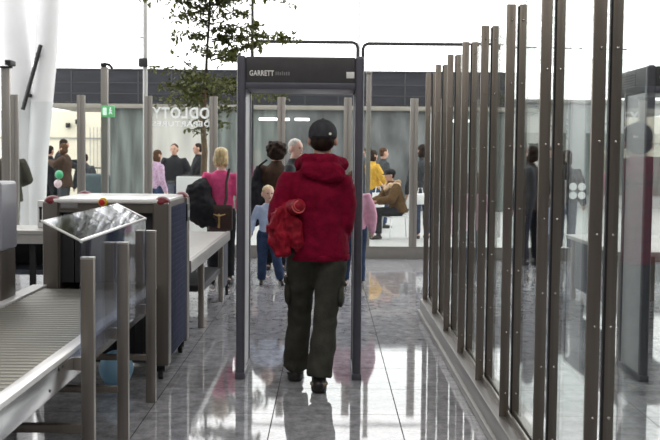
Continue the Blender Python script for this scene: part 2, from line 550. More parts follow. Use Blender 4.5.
# lettering on the glass, readable from the far side
def lettering(txt, size, x_first, width, z, name, parent):
    bm = text_mesh(txt, size, 0.002, Matrix.Identity(4), 1.16, size * 0.03)
    a, c = text_width(bm)
    s = width / (c - a)
    for v in bm.verts:
        v.co = V((x_first - (v.co.x - a) * s, YP + 0.009 + v.co.z, z + v.co.y))
    return obj(name, bm, 'vinyl', parent, OR)
lettering('ODLOTY', 0.225, -1.775, 0.86, 2.075, 'lettering', panes[2])
lettering('DEPARTURES', 0.105, -1.775, 0.86, 1.955, 'small_lettering', panes[2])
b = new_bm()
for i in range(2):
    for j in range(2):
        cyl(b, (3.66 + 0.13 * i, YP - 0.007, 0.98 + 0.13 * j), (3.66 + 0.13 * i, YP - 0.010, 0.98 + 0.13 * j), 0.058, None, 20)
obj('disc_stickers', b, 'vinyl', panes[8], OR)

# tall masts by the partition
def mast(x, y, h, w, lab, head):
    t = thing('steel_mast', lab, 'mast', (x, y, 0))
    b = new_bm(); box(b, -w / 2, w / 2, -0.04, 0.04, 0, h, 0.006); obj('pole', b, 'post_far', t)
    b = new_bm()
    if head == 'hook':
        box(b, -0.05, 0.02, -0.05, 0.05, h, h + 0.06, 0.01)
        limb(b, [(0.0, 0, h + 0.05), (0.07, 0, h + 0.035), (0.11, 0, h - 0.01)], [0.02, 0.022, 0.02])
    elif head == 'camera':
        box(b, -0.09, 0.09, -0.06, 0.06, h, h + 0.03, 0.006)
        box(b, 0.04, 0.13, -0.2, 0.08, h + 0.03, h + 0.11, 0.015, 2)
    else:
        box(b, -w / 2 - 0.01, w / 2 + 0.01, -0.05, 0.05, h, h + 0.03, 0.006)
    obj('head_fitting', b, 'black_metal' if head != 'cap' else 'post_far', t)
    return t
mast(-3.37, 16.15, 2.83, 0.10, 'tall grey steel mast behind the green exit sign', 'hook')
mast(-4.85, 16.15, 2.80, 0.13, 'tall grey steel mast with a black camera, leftmost in front of white columns', 'camera')
mast(0.60, 16.3, 2.78, 0.07, 'thin grey steel mast just right of the walk-through gate', 'cap')

# green exit sign hung on the mast
t = thing('exit_sign', 'small green exit sign with white pictogram above the far partition glass', 'sign', (-3.30, 16.06, 2.08))
b = new_bm(); box(b, -0.10, 0.10, -0.02, 0.02, 0, 0.17, 0.006); obj('sign_face', b, 'green_sign', t)
b = new_bm()
box(b, -0.075, -0.02, -0.024, -0.02, 0.03, 0.14)
limb(b, [(0.02, -0.022, 0.05), (0.035, -0.022, 0.08), (0.03, -0.022, 0.11)], [0.008, 0.009, 0.01], 8, 0.3)
limb(b, [(0.035, -0.022, 0.08), (0.06, -0.022, 0.05)], [0.008, 0.007], 8, 0.3)
limb(b, [(0.03, -0.022, 0.11), (0.06, -0.022, 0.095)], [0.007, 0.006], 8, 0.3)
ell(b, (0.038, -0.022, 0.133), 0.012, 0.004, 0.012, None, 10, 8)
obj('pictogram', b, 'sign_white', t)
b = new_bm(); box(b, -0.015, 0.015, 0.018, 0.06, 0.05, 0.12); obj('bracket', b, 'steel', t)

# ------------------------------------------------------------------ walk-through gate
def gate(x, y, lab, full, yh=0.0, H=2.21):
    t = thing('metal_detector_gate', lab, 'security gate', (x, y, 0))
    W, D = 0.86, 0.58
    def pillar(s, nm):
        xo, xi = s * W / 2, s * (W / 2 - 0.060)
        x0, x1 = min(xo, xi), max(xo, xi)
        b = new_bm()
        box(b, x0, x1, 0.0, 0.065, 0.02, H, 0.020, 4)
        box(b, x0, x1, D - 0.065, D, 0.02, H, 0.020, 4)
        p = obj(nm, b, 'gate', t)
        b = new_bm(); box(b, x0 + 0.010, x1 - 0.010, 0.05, D - 0.05, 0.03, H - 0.02, 0.006); obj('side_panel', b, 'gate_side', p)
        b = new_bm(); box(b, x0 - 0.004, x1 + 0.004, -0.006, D + 0.006, 0.0, 0.045, 0.008); obj('foot', b, 'gate', p)
    pillar(-1, 'pillar')
    pillar(1, 'pillar')
    b = new_bm()
    box(b, -W / 2 + 0.058, W / 2 - 0.058, 0.012, D - 0.012, 2.005, H - 0.006, 0.012, 3)
    if yh:
        box(b, -W / 2 + 0.002, -W / 2 + 0.062, 0.02, D + yh, 1.99, H - 0.004, 0.012, 3)
    h = obj('header', b, 'gate_head', t)
    if yh:
        b = new_bm()
        for i in range(6):
            box(b, -W / 2 - 0.002, -W / 2 + 0.004, 0.30, 0.62, 2.045 + i * 0.018, 2.053 + i * 0.018)
        obj('print_lines', b, 'grey_print', h)
    b = new_bm(); box(b, -W / 2 + 0.058, W / 2 - 0.058, 0.004, D - 0.004, 1.985, 2.03, 0.008); obj('header_trim', b, 'gate', h)
    bm = text_mesh('GARRETT', 0.050, 0.001, Matrix.Identity(4), 1.05, 0.0012)
    a, c = text_width(bm)
    s = 0.165 / (c - a)
    x0 = -W / 2 + 0.085
    for v in bm.verts:
        v.co = V((x0 + (v.co.x - a) * s, 0.0105 - v.co.z, 2.075 + v.co.y))
    obj('lettering', bm, 'white_print', h)
    b = new_bm()
    rr = random.Random(3)
    xx = x0 + 0.176
    for i in range(7):
        w = 0.007 + 0.003 * rr.random()
        box(b, xx, xx + w, 0.0095, 0.0115, 2.078, 2.098 + 0.008 * rr.random())
        xx += w + 0.006
    obj('small_print', b, 'grey_print', h)
    b = new_bm(); box(b, W / 2 - 0.120, W / 2 - 0.066, 0.0085, 0.0125, 2.062, 2.105, 0.001); obj('label_plate', b, 'white_print', h)
    return t
gate(-0.195, 7.27, 'dark grey walk-through metal detector gate around the man in red', True)
gate(2.590, 7.30, 'dark grey walk-through metal detector gate beyond the glass wall', False, 0.22, 2.175)

# ------------------------------------------------------------------ x-ray machine
MX0, MX1, MY0, MY1, MZ0, MZ1 = -1.925, -1.075, 7.20, 8.30, 0.10, 1.232
t = thing('xray_scanner', 'boxy x-ray baggage scanner with pale lid, red corner caps and blue side', 'scanner', ((MX0 + MX1) / 2, (MY0 + MY1) / 2, 0))
OR = tuple(t.location)
b = new_bm()
TX0, TX1, TZ0, TZ1 = MX0 + 0.11, MX1 - 0.11, 0.60, 1.14
# shell built around the tunnel
box(b, MX0 + 0.02, MX1 - 0.02, MY0 + 0.02, MY1 - 0.02, MZ0 + 0.02, TZ0)
box(b, MX0 + 0.02, MX1 - 0.02, MY0 + 0.02, MY1 - 0.02, TZ1, MZ1 - 0.02)
box(b, MX0 + 0.02, TX0, MY0 + 0.02, MY1 - 0.02, TZ0, TZ1)
box(b, TX1, MX1 - 0.02, MY0 + 0.02, MY1 - 0.02, TZ0, TZ1)
obj('housing', b, 'machine_steel', t, OR)
for x0, x1 in ((MX0, MX0 + 0.105), (MX1 - 0.105, MX1)):
    for y0, y1 in ((MY0, MY0 + 0.14), (MY1 - 0.14, MY1)):
        b = new_bm(); box(b, x0, x1, y0, y1, MZ0, MZ1 - 0.02, 0.012, 3)
        c = obj('corner_post', b, 'machine_steel', t, OR)
        b = new_bm(); ell(b, ((x0 + x1) / 2, (y0 + y1) / 2, MZ1 - 0.022), 0.056, 0.075, 0.042, None, 20, 12)
        obj('corner_cap', b, 'machine_red', c, OR)
b = new_bm(); box(b, MX0 + 0.03, MX1 - 0.03, MY0 + 0.005, MY1 - 0.005, MZ1 - 0.03, MZ1, 0.012, 3); obj('lid', b, 'machine_top', t, OR)
b = new_bm()
box(b, TX0, TX1, MY0 + 0.5, MY1 - 0.06, TZ0 + 0.01, TZ1 - 0.005)
obj('tunnel_lining', b, 'dark_hole', t, OR)
b = new_bm()
box(b, TX0, TX1 + 0.0, MY0 + 0.006, MY0 + 0.03, 0.13, 0.585, 0.003)
for i in range(12):
    x = TX0 + 0.03 + i * 0.052
    box(b, x, x + 0.02, MY0 + 0.002, MY0 + 0.008, 0.15, 0.57)
obj('lower_front', b, 'dark_hole', t, OR)
b = new_bm()
for i in range(7):
    w = (TX1 - TX0) / 7
    box(b, TX0 + i * w + 0.003, TX0 + (i + 1) * w - 0.003, MY0 + 0.06 + 0.008 * (i % 2), MY0 + 0.066 + 0.008 * (i % 2), TZ0 + 0.06, TZ1)
obj('lead_curtain', b, 'dark_hole', t, OR)
b = new_bm()
box(b, MX1 - 0.022, MX1 - 0.006, MY0 + 0.14, MY1 - 0.14, MZ0 + 0.04, MZ1 - 0.06)
for i in range(26):
    z = MZ0 + 0.07 + i * 0.039
    box(b, MX1 - 0.012, MX1 - 0.004, MY0 + 0.16, MY1 - 0.20, z, z + 0.026, 0.002, 1)
sp = obj('side_panel', b, 'machine_blue', t, OR)
b = new_bm(); box(b, MX1 - 0.004, MX1 + 0.006, MY1 - 0.17, MY1 - 0.03, 1.03, 1.16, 0.003); dp = obj('data_plate', b, 'black', t, OR)
b = new_bm(); box(b, MX1 + 0.004, MX1 + 0.008, MY1 - 0.15, MY1 - 0.05, 1.06, 1.11); obj('plate_label', b, 'grey_print', dp, OR)
b = new_bm(); box(b, MX0 + 0.12, MX0 + 0.24, MY0 + 0.012, MY0 + 0.022, 1.165, 1.225, 0.002); nm_ = obj('name_plate', b, 'steel', t, OR)
b = new_bm()
for i in range(3):
    box(b, MX0 + 0.13, MX0 + 0.23, MY0 + 0.009, MY0 + 0.013, 1.178 + i * 0.015, 1.184 + i * 0.015)
obj('print_lines', b, 'grey_print', nm_, OR)
b = new_bm(); cyl(b, (-1.515, MY0 + 0.02, 1.212), (-1.515, MY0 - 0.02, 1.212), 0.032, 0.030, 24, 0.004); eb = obj('stop_button', b, 'yellow', t, OR)
b = new_bm(); cyl(b, (-1.515, MY0 - 0.015, 1.212), (-1.515, MY0 - 0.05, 1.212), 0.016, 0.021, 20, 0.005); obj('button_head', b, 'red_btn', eb, OR)
for x in (MX0 + 0.06, MX1 - 0.06):
    for y in (MY0 + 0.07, MY1 - 0.07):
        b = new_bm()
        cyl(b, (x - 0.017, y, 0.04), (x + 0.017, y, 0.04), 0.04, None, 18, 0.006)
        box(b, x - 0.028, x + 0.028, y - 0.02, y + 0.02, 0.05, MZ0 + 0.02, 0.004)
        obj('caster', b, 'black', t, OR)

# ------------------------------------------------------------------ infeed roller table with guard
RX0, RX1, RY0, RY1, RZ = -1.885, -1.212, 1.9, 7.05, 0.642
t = thing('roller_table', 'long roller table feeding the x-ray scanner, with a bright edge rail', 'roller table', (-1.55, 4.5, 0))
OR = tuple(t.location)
b = new_bm()
box(b, RX1 + 0.002, -1.148, RY0, RY1 + 0.12, RZ - 0.012, RZ + 0.012, 0.004)
obj('edge_rail', b, 'rail_white', t, OR)
b = new_bm()
box(b, -1.165, -1.150, RY0, RY1 + 0.12, RZ - 0.125, RZ - 0.010, 0.003)
sb = new_bm()
for y in (4.55, 4.62, 4.40, 5.6, 6.4, 3.6):
    ell(sb, (-1.149, y, RZ - 0.09 if y == 4.40 else RZ - 0.03), 0.004, 0.007, 0.007, None, 10, 8)
multi('side_plate', [(b, 'chrome'), (sb, 'black')], t, OR)
b = new_bm()
box(b, RX0 - 0.10, RX0 - 0.002, RY0, RY1 + 0.12, RZ - 0.012, RZ + 0.012, 0.004)
obj('edge_rail', b, 'rail_white', t, OR)
b = new_bm()
box(b, RX0 - 0.10, RX0 - 0.085, RY0, RY1 + 0.12, RZ - 0.125, RZ - 0.010, 0.003)
obj('side_plate', b, 'steel_light', t, OR)
b = new_bm(); box(b, RX0, RX1, RY0, RY1 - 0.7, RZ - 0.10, RZ - 0.08); obj('gap_backing', b, 'desk_dark', t, OR)  # unseen dark sheet below the rollers, painting shade into their gaps
rb = new_bm()
cyl(rb, (RX0 - 0.001, 0, 0), (RX1 + 0.001, 0, 0), 0.0295, None, 20, 0.003)
r0 = None
n = 0
y = RY1
while y > 2.6:
    loc = V((0, y, RZ - 0.030))
    if r0 is None:
        r0 = obj('roller', rb, 'roller', t)
        o = r0
    else:
        o = r0.copy(); COL.objects.link(o); o.parent = t
    o.location = loc - V((0, 4.5, 0)) + V((1.55, 0, 0))
    y -= 0.068
# cross frames (lower bars and left legs)
for i, yy in enumerate((4.83, 5.66, 6.56)):
    b = new_bm()
    box(b, -1.98, -1.112, yy - 0.02, yy + 0.02, 0.265, 0.30 if i else 0.305, 0.004)
    obj('cross_bar', b, 'steel_dark', t, OR)
    b = new_bm(); box(b, -1.98, -1.93, yy - 0.025, yy + 0.025, 0.0, RZ - 0.02, 0.004); obj('leg', b, 'steel', t, OR)
b = new_bm(); box(b, -1.60, -1.565, 5.05, 5.085, 0.0, RZ - 0.11, 0.004); obj('leg', b, 'chrome', t, OR)
# guard posts, also the right-hand legs
for i, yy in enumerate((4.83, 5.66, 6.56)):
    b = new_bm(); box(b, -1.118, -1.058, yy - 0.012, yy + 0.03, 0.0, 1.066, 0.004); p = obj('guard_post', b, 'steel', t, OR)
    b = new_bm(); box(b, -1.119, -1.057, yy - 0.013, yy + 0.031, 1.059, 1.071, 0.003); obj('post_cap', b, 'steel_light', p, OR)
    b = new_bm(); box(b, -1.150, -1.117, yy - 0.01, yy + 0.02, RZ - 0.09, RZ - 0.03, 0.003); obj('bracket', b, 'steel', p, OR)
b = new_bm(); box(b, -1.128, -1.120, 4.85, 6.57, 0.58, 1.138); g = obj('guard_panel', b, 'plexi', t, OR)
b = new_bm()
A = [(-1.124, 1.138), (-1.300, 1.226), (-1.297, 1.234), (-1.120, 1.145)]
vs = []
for yy in (4.85, 6.57):
    vs.append([b.verts.new((x, yy, z)) for x, z in A])
b.faces.new(vs[0]); b.faces.new(vs[1][::-1])
for k in range(4):
    b.faces.new((vs[0][k], vs[0][(k + 1) % 4], vs[1][(k + 1) % 4], vs[1][k]))
obj('sloping_hood', b, 'plexi', t, OR)
b = new_bm()
limb(b, [(-1.122, 4.85, 1.142), (-1.122, 6.57, 1.142)], [0.008, 0.008], 10)
limb(b, [(-1.122, 4.85, 1.142), (-1.300, 4.85, 1.231)], [0.006, 0.006], 10)
limb(b, [(-1.122, 6.57, 1.142), (-1.300, 6.57, 1.231)], [0.006, 0.006], 10)
obj('hood_edging', b, 'rail_white', t, OR)

# pale blue balloon under the table
t = thing('balloon', 'pale blue balloon lying on the floor under the roller table', 'balloon', (-1.39, 7.0, 0))
b = new_bm(); ell(b, (0, 0, 0.122), 0.113, 0.113, 0.122, None, 28, 20)
for v in b.verts:
    if v.co.z < 0.10:
        v.co.x *= 0.97
obj('skin', b, 'balloon_blue', t)
b = new_bm(); cyl(b, (0.0, 0.10, 0.075), (0.0, 0.14, 0.05), 0.006, 0.016, 12); obj('knot', b, 'balloon_blue', t)

# console beside the table
t = thing('operator_console', 'lavender grey console on a steel base at the far left beside the roller table', 'console', (-2.22, 6.5, 0))
b = new_bm(); box(b, -0.26, 0.275, -0.15, 0.15, 0.0, 0.95, 0.01); obj('base', b, 'machine_steel', t)
b = new_bm(); box(b, -0.27, 0.285, -0.17, 0.16, 0.95, 1.365, 0.02, 3); cs = obj('screen_housing', b, 'console', t)
b = new_bm()
vv = [b.verts.new(p) for p in ((-0.24, -0.176, 0.97), (0.265, -0.176, 0.97), (0.265, -0.176, 1.27), (-0.24, -0.176, 1.10))]
b.faces.new(vv)
ex = bmesh.ops.extrude_face_region(b, geom=b.faces[:])
bmesh.ops.translate(b, vec=(0, 0.008, 0), verts=[e for e in ex['geom'] if isinstance(e, bmesh.types.BMVert)])
obj('screen', b, 'console_dark', cs)

# ------------------------------------------------------------------ outfeed table behind the scanner
t = thing('outfeed_table', 'pale topped steel table behind the scanner, holding the black coat', 'table', (-1.5, 10.2, 0))
OR = tuple(t.location)
b = new_bm(); box(b, -1.95, -1.10, 8.42, 11.75, 0.672, 0.692, 0.004); obj('tabletop', b, 'table_top', t, OR)
b = new_bm(); box(b, -1.115, -1.075, 8.42, 11.75, 0.60, 0.700, 0.006); obj('edge_rail', b, 'rail_steel', t, OR)
b = new_bm(); box(b, -1.96, -1.92, 8.42, 11.75, 0.60, 0.700, 0.006); obj('edge_rail', b, 'steel_light', t, OR)
for yy in (9.42, 11.15):
    for x in (-1.145, -1.93):
        b = new_bm(); box(b, x, x + 0.05, yy, yy + 0.05, 0, 0.62, 0.004); obj('leg', b, 'steel', t, OR)
b = new_bm(); box(b, -1.92, -1.12, 9.6, 11.2, 0.30, 0.36, 0.004); obj('lower_shelf', b, 'desk_dark', t, OR)
b = new_bm(); box(b, -1.118, -1.098, 11.20, 11.74, 0.12, 0.64, 0.004); obj('end_panel', b, 'panel_blue', t, OR)
b = new_bm(); box(b, -1.12, -1.09, 11.66, 11.70, 0, 0.16, 0.003); obj('foot', b, 'black', t, OR)

# ------------------------------------------------------------------ second lane table beyond the glass wall
t = thing('lane_table', 'pale topped table with slate end panel beyond the glass wall', 'table', (3.0, 10.6, 0))
OR = tuple(t.location)
b = new_bm(); box(b, 2.62, 3.6, 9.6, 11.75, 0.66, 0.70, 0.006); obj('tabletop', b, 'table_top', t, OR)
for yy in (9.7, 11.6):
    for x in (2.66, 3.52):
        b = new_bm(); box(b, x, x + 0.05, yy, yy + 0.05, 0, 0.66, 0.004); obj('leg', b, 'steel', t, OR)
b = new_bm(); box(b, 2.665, 2.69, 9.9, 11.5, 0.14, 0.66, 0.004); obj('side_panel', b, 'panel_blue', t, OR)

# ------------------------------------------------------------------ desk at far left
t = thing('steel_desk', 'steel desk with dark shelf below, left of the scanner', 'desk', (-3.25, 11.4, 0))
OR = tuple(t.location)
b = new_bm(); box(b, -4.3, -2.35, 11.0, 11.8, 0.70, 0.74, 0.004); obj('desk_top', b, 'table_top', t, OR)
b = new_bm(); box(b, -4.28, -2.37, 11.02, 11.04, 0.60, 0.70, 0.002); obj('front_apron', b, 'table_top', t, OR)
b = new_bm(); box(b, -4.26, -2.39, 11.74, 11.77, 0.28, 0.70); obj('back_panel', b, 'desk_dark', t, OR)
b = new_bm(); box(b, -4.26, -2.39, 11.1, 11.74, 0.27, 0.32); obj('shelf', b, 'panel_blue', t, OR)
for x in (-4.2, -3.1, -2.45):
    for yy in (11.08, 11.70):
        b = new_bm(); box(b, x, x + 0.06, yy, yy + 0.05, 0, 0.70, 0.004); obj('leg', b, 'black_metal', t, OR)
# white tray with dark slots standing on the desk
t = thing('document_tray', 'small white tray with dark slots standing on the steel desk', 'tray', (-3.03, 11.45, 0.74))
b = new_bm(); box(b, -0.07, 0.07, -0.06, 0.06, 0, 0.29, 0.008); obj('body', b, 'white', t)
b = new_bm()
box(b, -0.045, -0.020, -0.064, -0.058, 0.06, 0.22)
box(b, 0.012, 0.036, -0.064, -0.058, 0.06, 0.22)
box(b, -0.05, -0.015, -0.064, -0.058, 0.205, 0.225)
box(b, -0.005, 0.055, -0.064, -0.058, 0.205, 0.225)
obj('slots', b, 'black', t)
# ------------------------------------------------------------------ white branching columns
t = thing('white_column', 'white column of two leaning tubes behind the far partition, at the left', 'column', (-5.25, 19.0, 0))
b = new_bm(); limb(b, [(-0.02, 0, -0.3), (-0.22, 0, 2.4), (-0.72, 0.2, 9.0)], [0.27, 0.26, 0.29], 28); obj('left_tube', b, 'column', t)
b = new_bm(); limb(b, [(0.05, -0.1, -0.3), (0.12, -0.1, 1.5), (0.27, -0.1, 3.2), (0.62, -0.1, 9.0)], [0.17, 0.18, 0.20, 0.20], 28); obj('right_tube', b, 'column', t)
b = new_bm()
cyl(b, (-0.06, -0.36, 2.28), (0.26, -0.36, 3.40), 0.036, None, 4, 0.004)
box(b, 0.00, 0.06, -0.36, -0.2, 2.50, 2.56)
box(b, 0.17, 0.23, -0.36, -0.2, 3.20, 3.26)
obj('light_bar', b, 'black_metal', t)

# ------------------------------------------------------------------ outdoor buildings
YB = 30.0
t = thing('terminal_building', 'long low building with dark upper band and glazed ground floor outside', 'building', (-1.4, YB, 0))
OR = tuple(t.location)
b = new_bm(); box(b, -7.7, 5.05, YB, YB + 3, 2.93, 3.85); ub = obj('upper_band', b, 'band', t, OR)
b = new_bm()
for i in range(14):
    x = -7.2 + i * 0.93
    box(b, x, x + 0.03, YB - 0.02, YB + 0.01, 2.95, 3.84)
for z in (3.2, 3.5):
    box(b, -7.7, 5.05, YB - 0.02, YB + 0.01, z, z + 0.02)
obj('seams', b, 'seam', ub, OR)
b = new_bm(); box(b, -7.75, 5.1, YB - 0.12, YB + 3, 2.80, 2.92, 0.01); obj('ledge', b, 'ledge', t, OR)
b = new_bm(); box(b, -7.72, 5.07, YB - 0.03, YB + 3, 3.85, 3.90, 0.01); obj('roof_edge', b, 'band', t, OR)
bays = [(-6.17, -5.05, 'bay_green'), (-5.05, -3.17, 'bay_cream'), (-3.17, -1.3, 'bay_green'), (-1.3, 0.48, 'bay_grey'),
        (0.48, 2.86, 'bay_grey'), (2.86, 5.05, 'bay_green')]
for x0, x1, mm in bays:
    b = new_bm(); box(b, x0 + 0.05, x1 - 0.05, YB + 0.05, YB + 0.2, 0.0, 2.80); obj('glazed_bay', b, mm, t, OR)
for x in (-6.17, -5.05, -3.17, -1.3, 0.48, 2.86, 5.0):
    b = new_bm(); box(b, x - 0.06, x + 0.06, YB - 0.04, YB + 0.2, 0.0, 2.82, 0.008); obj('mullion', b, 'mullion', t, OR)
for x0, x1 in ((-1.95, -1.1), (-0.95, -0.55)):  # glowing strips stand in for ceiling lights reflected in the glass
    b = new_bm(); box(b, x0, x1, YB - 0.10, YB - 0.02, 2.50, 2.57, 0.01); obj('lamp_reflection', b, 'lamp', t, OR)

t = thing('cream_building', 'bright cream outdoor wall behind the embracing couple', 'building', (-9.0, 36, 0))
OR = tuple(t.location)
b = new_bm(); box(b, -13, -6.9, 36, 37, 0, 2.95); obj('wall', b, 'cream', t, OR)
b = new_bm(); box(b, -13, -6.9, 35.95, 36, 2.02, 2.06); obj('string_course', b, 'mullion', t, OR)
for x, z in ((-8.72, 2.38), (-8.40, 2.50)):
    b = new_bm(); box(b, x - 0.06, x + 0.06, 35.8, 36, z, z + 0.16, 0.02); obj('wall_lamp', b, 'black_metal', t, OR)
for i in range(9):
    b = new_bm(); x = -7.95 + 0.12 * i; box(b, x, x + 0.02, 35.7, 35.72, 0.0, 2.4); obj('fence_bar', b, 'mullion', t, OR)
t = thing('pale_building', 'pale grey outdoor wall seen through the glass wall', 'building', (10, 33, 0))
OR = tuple(t.location)
b = new_bm(); box(b, 5.2, 18, 33, 34, 0, 3.2); obj('wall', b, 'pale_wall', t, OR)
b = new_bm(); box(b, 5.15, 18.1, 32.9, 34, 3.2, 3.32, 0.01); obj('coping', b, 'mullion', t, OR)
b = new_bm()
for i in range(6):
    box(b, 6 + 1.9 * i, 7.3 + 1.9 * i, 32.96, 33, 0.4, 2.3)
obj('windows', b, 'bay_green', t, OR)

# black steel frames outside
def frame(x0, x1, z, mast_h, lab):
    t = thing('tube_gantry', lab, 'gantry', ((x0 + x1) / 2, 20.5, 0))
    OR = tuple(t.location)
    b = new_bm()
    rr = 0.10
    pts = [(x0, 20.5, 0.0), (x0, 20.5, z - rr), (x0 + rr * 0.3, 20.5, z - rr * 0.3), (x0 + rr, 20.5, z), (x1 - rr, 20.5, z), (x1 - rr * 0.3, 20.5, z - rr * 0.3), (x1, 20.5, z - rr), (x1, 20.5, 0.0)]
    limb(b, pts, [0.032] * len(pts), 10)
    obj('bent_tube', b, 'black_metal', t, OR)
    if mast_h:
        b = new_bm(); cyl(b, (x0, 20.5, 0), (x0, 20.5, mast_h), 0.028, None, 12); obj('mast', b, 'black_metal', t, OR)
frame(-1.47, 0.535, 3.69, 9.0, 'black bent tube frame outside with a tall mast, behind the gate header')
frame(0.635, 3.28, 3.67, 0, 'black bent tube frame outside, right of the gate')
t = thing('lamp_pole', 'slender white lamp pole outside with a small black fitting, left of the tree', 'pole', (-3.76, 22, 0))
b = new_bm(); cyl(b, (0, 0, 0), (0, 0, 10), 0.05, 0.045, 16); obj('shaft', b, 'mullion', t)
b = new_bm(); box(b, -0.12, 0.06, -0.12, -0.02, 3.30, 3.48, 0.02); obj('fitting', b, 'black_metal', t)
t = thing('white_pole', 'slender white pole outside above the right gate pillar', 'pole', (0.60, 22, 0))
b = new_bm(); cyl(b, (0, 0, 0), (0, 0, 10), 0.035, 0.03, 16); obj('shaft', b, 'column', t)
b = new_bm(); box(b, -0.05, 0.05, -0.05, 0.05, 0, 0.04, 0.005); obj('base_flange', b, 'column', t)

t = thing('cable', 'thin dark cable running outside high beyond the glass wall', 'cable', (3.2, 20.5, 3.62))
b = new_bm(); limb(b, [(3.25, 20.5, 3.63), (6.5, 20.5, 3.60), (10.0, 20.5, 3.66), (14.0, 20.5, 3.75)], [.011] * 4, 8); obj('wire', b, 'black_metal', t, (3.2, 20.5, 3.62))
b = new_bm(); box(b, 3.20, 3.30, 20.45, 20.55, 3.58, 3.68, 0.008); obj('clamp', b, 'steel', t, (3.2, 20.5, 3.62))
t = thing('cable', 'thin pale cable strung outside between white column and lamp pole', 'cable', (-5.6, 22, 3.94))
b = new_bm(); limb(b, [(-5.62, 22, 3.94), (-4.7, 22, 3.91), (-3.78, 22, 3.90)], [.009] * 3, 8); obj('wire', b, 'mullion', t, (-5.6, 22, 3.94))
b = new_bm(); cyl(b, (-3.86, 22, 3.90), (-3.72, 22, 3.90), 0.02, None, 10); obj('clamp', b, 'steel', t, (-5.6, 22, 3.94))

# ------------------------------------------------------------------ tree in a white planter
TX, TY = -2.10, 18.0
t = thing('planter', 'tall white box planter at the foot of the tree', 'planter', (TX - 0.12, TY, 0))
b = new_bm()
box(b, -0.30, 0.30, -0.26, 0.26, 0, 1.17, 0.012)
obj('box', b, 'white', t)
b = new_bm(); box(b, -0.26, 0.26, -0.22, 0.22, 1.16, 1.185, 0.004); obj('soil', b, 'branch', t)
t = thing('tree', 'slender layered tree with olive leaves growing from the white planter', 'tree', (TX, TY, 1.18))
OR = tuple(t.location)
b = new_bm()
limb(b, [(TX, TY, 1.15), (TX + 0.02, TY, 1.6), (TX - 0.02, TY, 2.1), (TX + 0.03, TY, 2.6)], [0.055, 0.05, 0.046, 0.036], 12)
bb, lb = new_bm(), new_bm()
limb(bb, [(TX + 0.03, TY, 2.55), (TX + 0.05, TY, 3.2), (TX + 0.10, TY, 3.9), (TX + 0.08, TY, 5.0), (TX + 0.05, TY, 7.0)], [0.034, 0.022, 0.020, 0.018, 0.012], 10)
rt = random.Random(11)
def leaf_at(p, s):
    q = Matrix.Translation(p) @ (Matrix.Rotation(rt.uniform(0, 2 * PI), 4, 'Z') @ Matrix.Rotation(rt.uniform(-1.1, 1.1), 4, 'X') @ Matrix.Rotation(rt.uniform(-0.7, 0.7), 4, 'Y'))
    L, W = s, s * 0.5
    pts = [(0, 0, 0), (W * 0.5, L * 0.35, 0.008), (W * 0.35, L * 0.75, 0.004), (0, L, -0.01), (-W * 0.35, L * 0.75, 0.004), (-W * 0.5, L * 0.35, 0.008)]
    lb.faces.new([lb.verts.new(q @ V(pp)) for pp in pts])
def spray(p0, p1, dens, wid=0.05, s=0.105, start=0.15, sag=0.05):
    L = (p1 - p0).length
    pts = []
    for i in range(6):
        f = i / 5
        pts.append(p0.lerp(p1, f) + V((0, 0, sag * L * math.sin(f * PI))) + V((rt.uniform(-.03, .03), rt.uniform(-.03, .03), rt.uniform(-.03, .03))) * (1 if i else 0))
    limb(bb, pts, [0.013, 0.011, 0.009, 0.008, 0.006, 0.004], 6)
    # leaves sit in clumps along the branch
    ncl = max(2, int(L * 5))
    for c in range(ncl):
        f = start + (1 - start) * (c + rt.uniform(0.1, 0.9)) / ncl
        k = min(4, int(f * 5)); g = f * 5 - k
        pc = pts[k].lerp(pts[k + 1], g)
        cw = wid * rt.uniform(0.5, 1.6)
        for _ in range(int(dens * (3.4 if pts[0].z > 3.0 else 2.4) * rt.uniform(0.4, 1.6))):
            leaf_at(pc + V((rt.gauss(0, cw * 1.5), rt.gauss(0, cw * 1.5), rt.gauss(-0.02, cw * 0.55))), s * rt.uniform(0.6, 1.2))
def tp(px, py, dy=0.0):
    Y = TY + dy
    return V(((px - 328) / 1070 * Y, Y, 1.54 - (py - 155.5) / 1070 * Y))
BR = [(210, 14, 176, 4, 0.1, 11, .05), (210, 14, 174, 20, -.2, 12, .06), (210, 8, 243, 2, .2, 12, .06), (211, 26, 186, 24, .3, 12, .06), (211, 22, 246, 16, -.2, 14, .06),
      (211, 32, 232, 30, .3, 12, .05), (211, 40, 177, 38, 0, 13, .05), (211, 42, 250, 41, .3, 14, .05), (211, 44, 292, 41, -.2, 11, .045), (211, 58, 262, 46, .2, 13, .05),
      (210, 60, 202, 50, .5, 13, .05), (211, 62, 240, 58, -.4, 13, .05), (211, 42, 258, 26, .4, 9, .05), (210, 20, 200, -4, .4, 12, .06), (211, 20, 225, -6, .2, 12, .06),
      (209, 84, 150, 70, -.1, 6, .04), (209, 92, 165, 48, .3, 4, .035), (209, 90, 154, 92, .2, 16, .09), (209, 96, 168, 104, -.3, 16, .09), (209, 86, 180, 78, .4, 16, .08), (209, 84, 240, 80, .2, 16, .08),
      (209, 90, 252, 92, -.3, 17, .09), (209, 92, 284, 97, .1, 12, .07), (209, 88, 262, 84, .5, 12, .07), (209, 100, 178, 110, .3, 12, .07), (209, 84, 200, 76, -.5, 16, .08), (209, 96, 226, 104, .4, 16, .09),
      (209, 92, 190, 96, .8, 18, .10), (209, 88, 222, 88, -.8, 18, .10), (208, 98, 205, 92, 1.1, 16, .10), (208, 130, 188, 132, .0, 9, .05), (208, 126, 196, 118, .2, 8, .05), (208, 124, 232, 126, .1, 9, .06), (208, 118, 240, 108, -.2, 9, .06)]
for x0, y0, x1, y1, dy, dn, wd in BR:
    spray(tp(x0, y0), tp(x1, y1, dy), dn, wd)
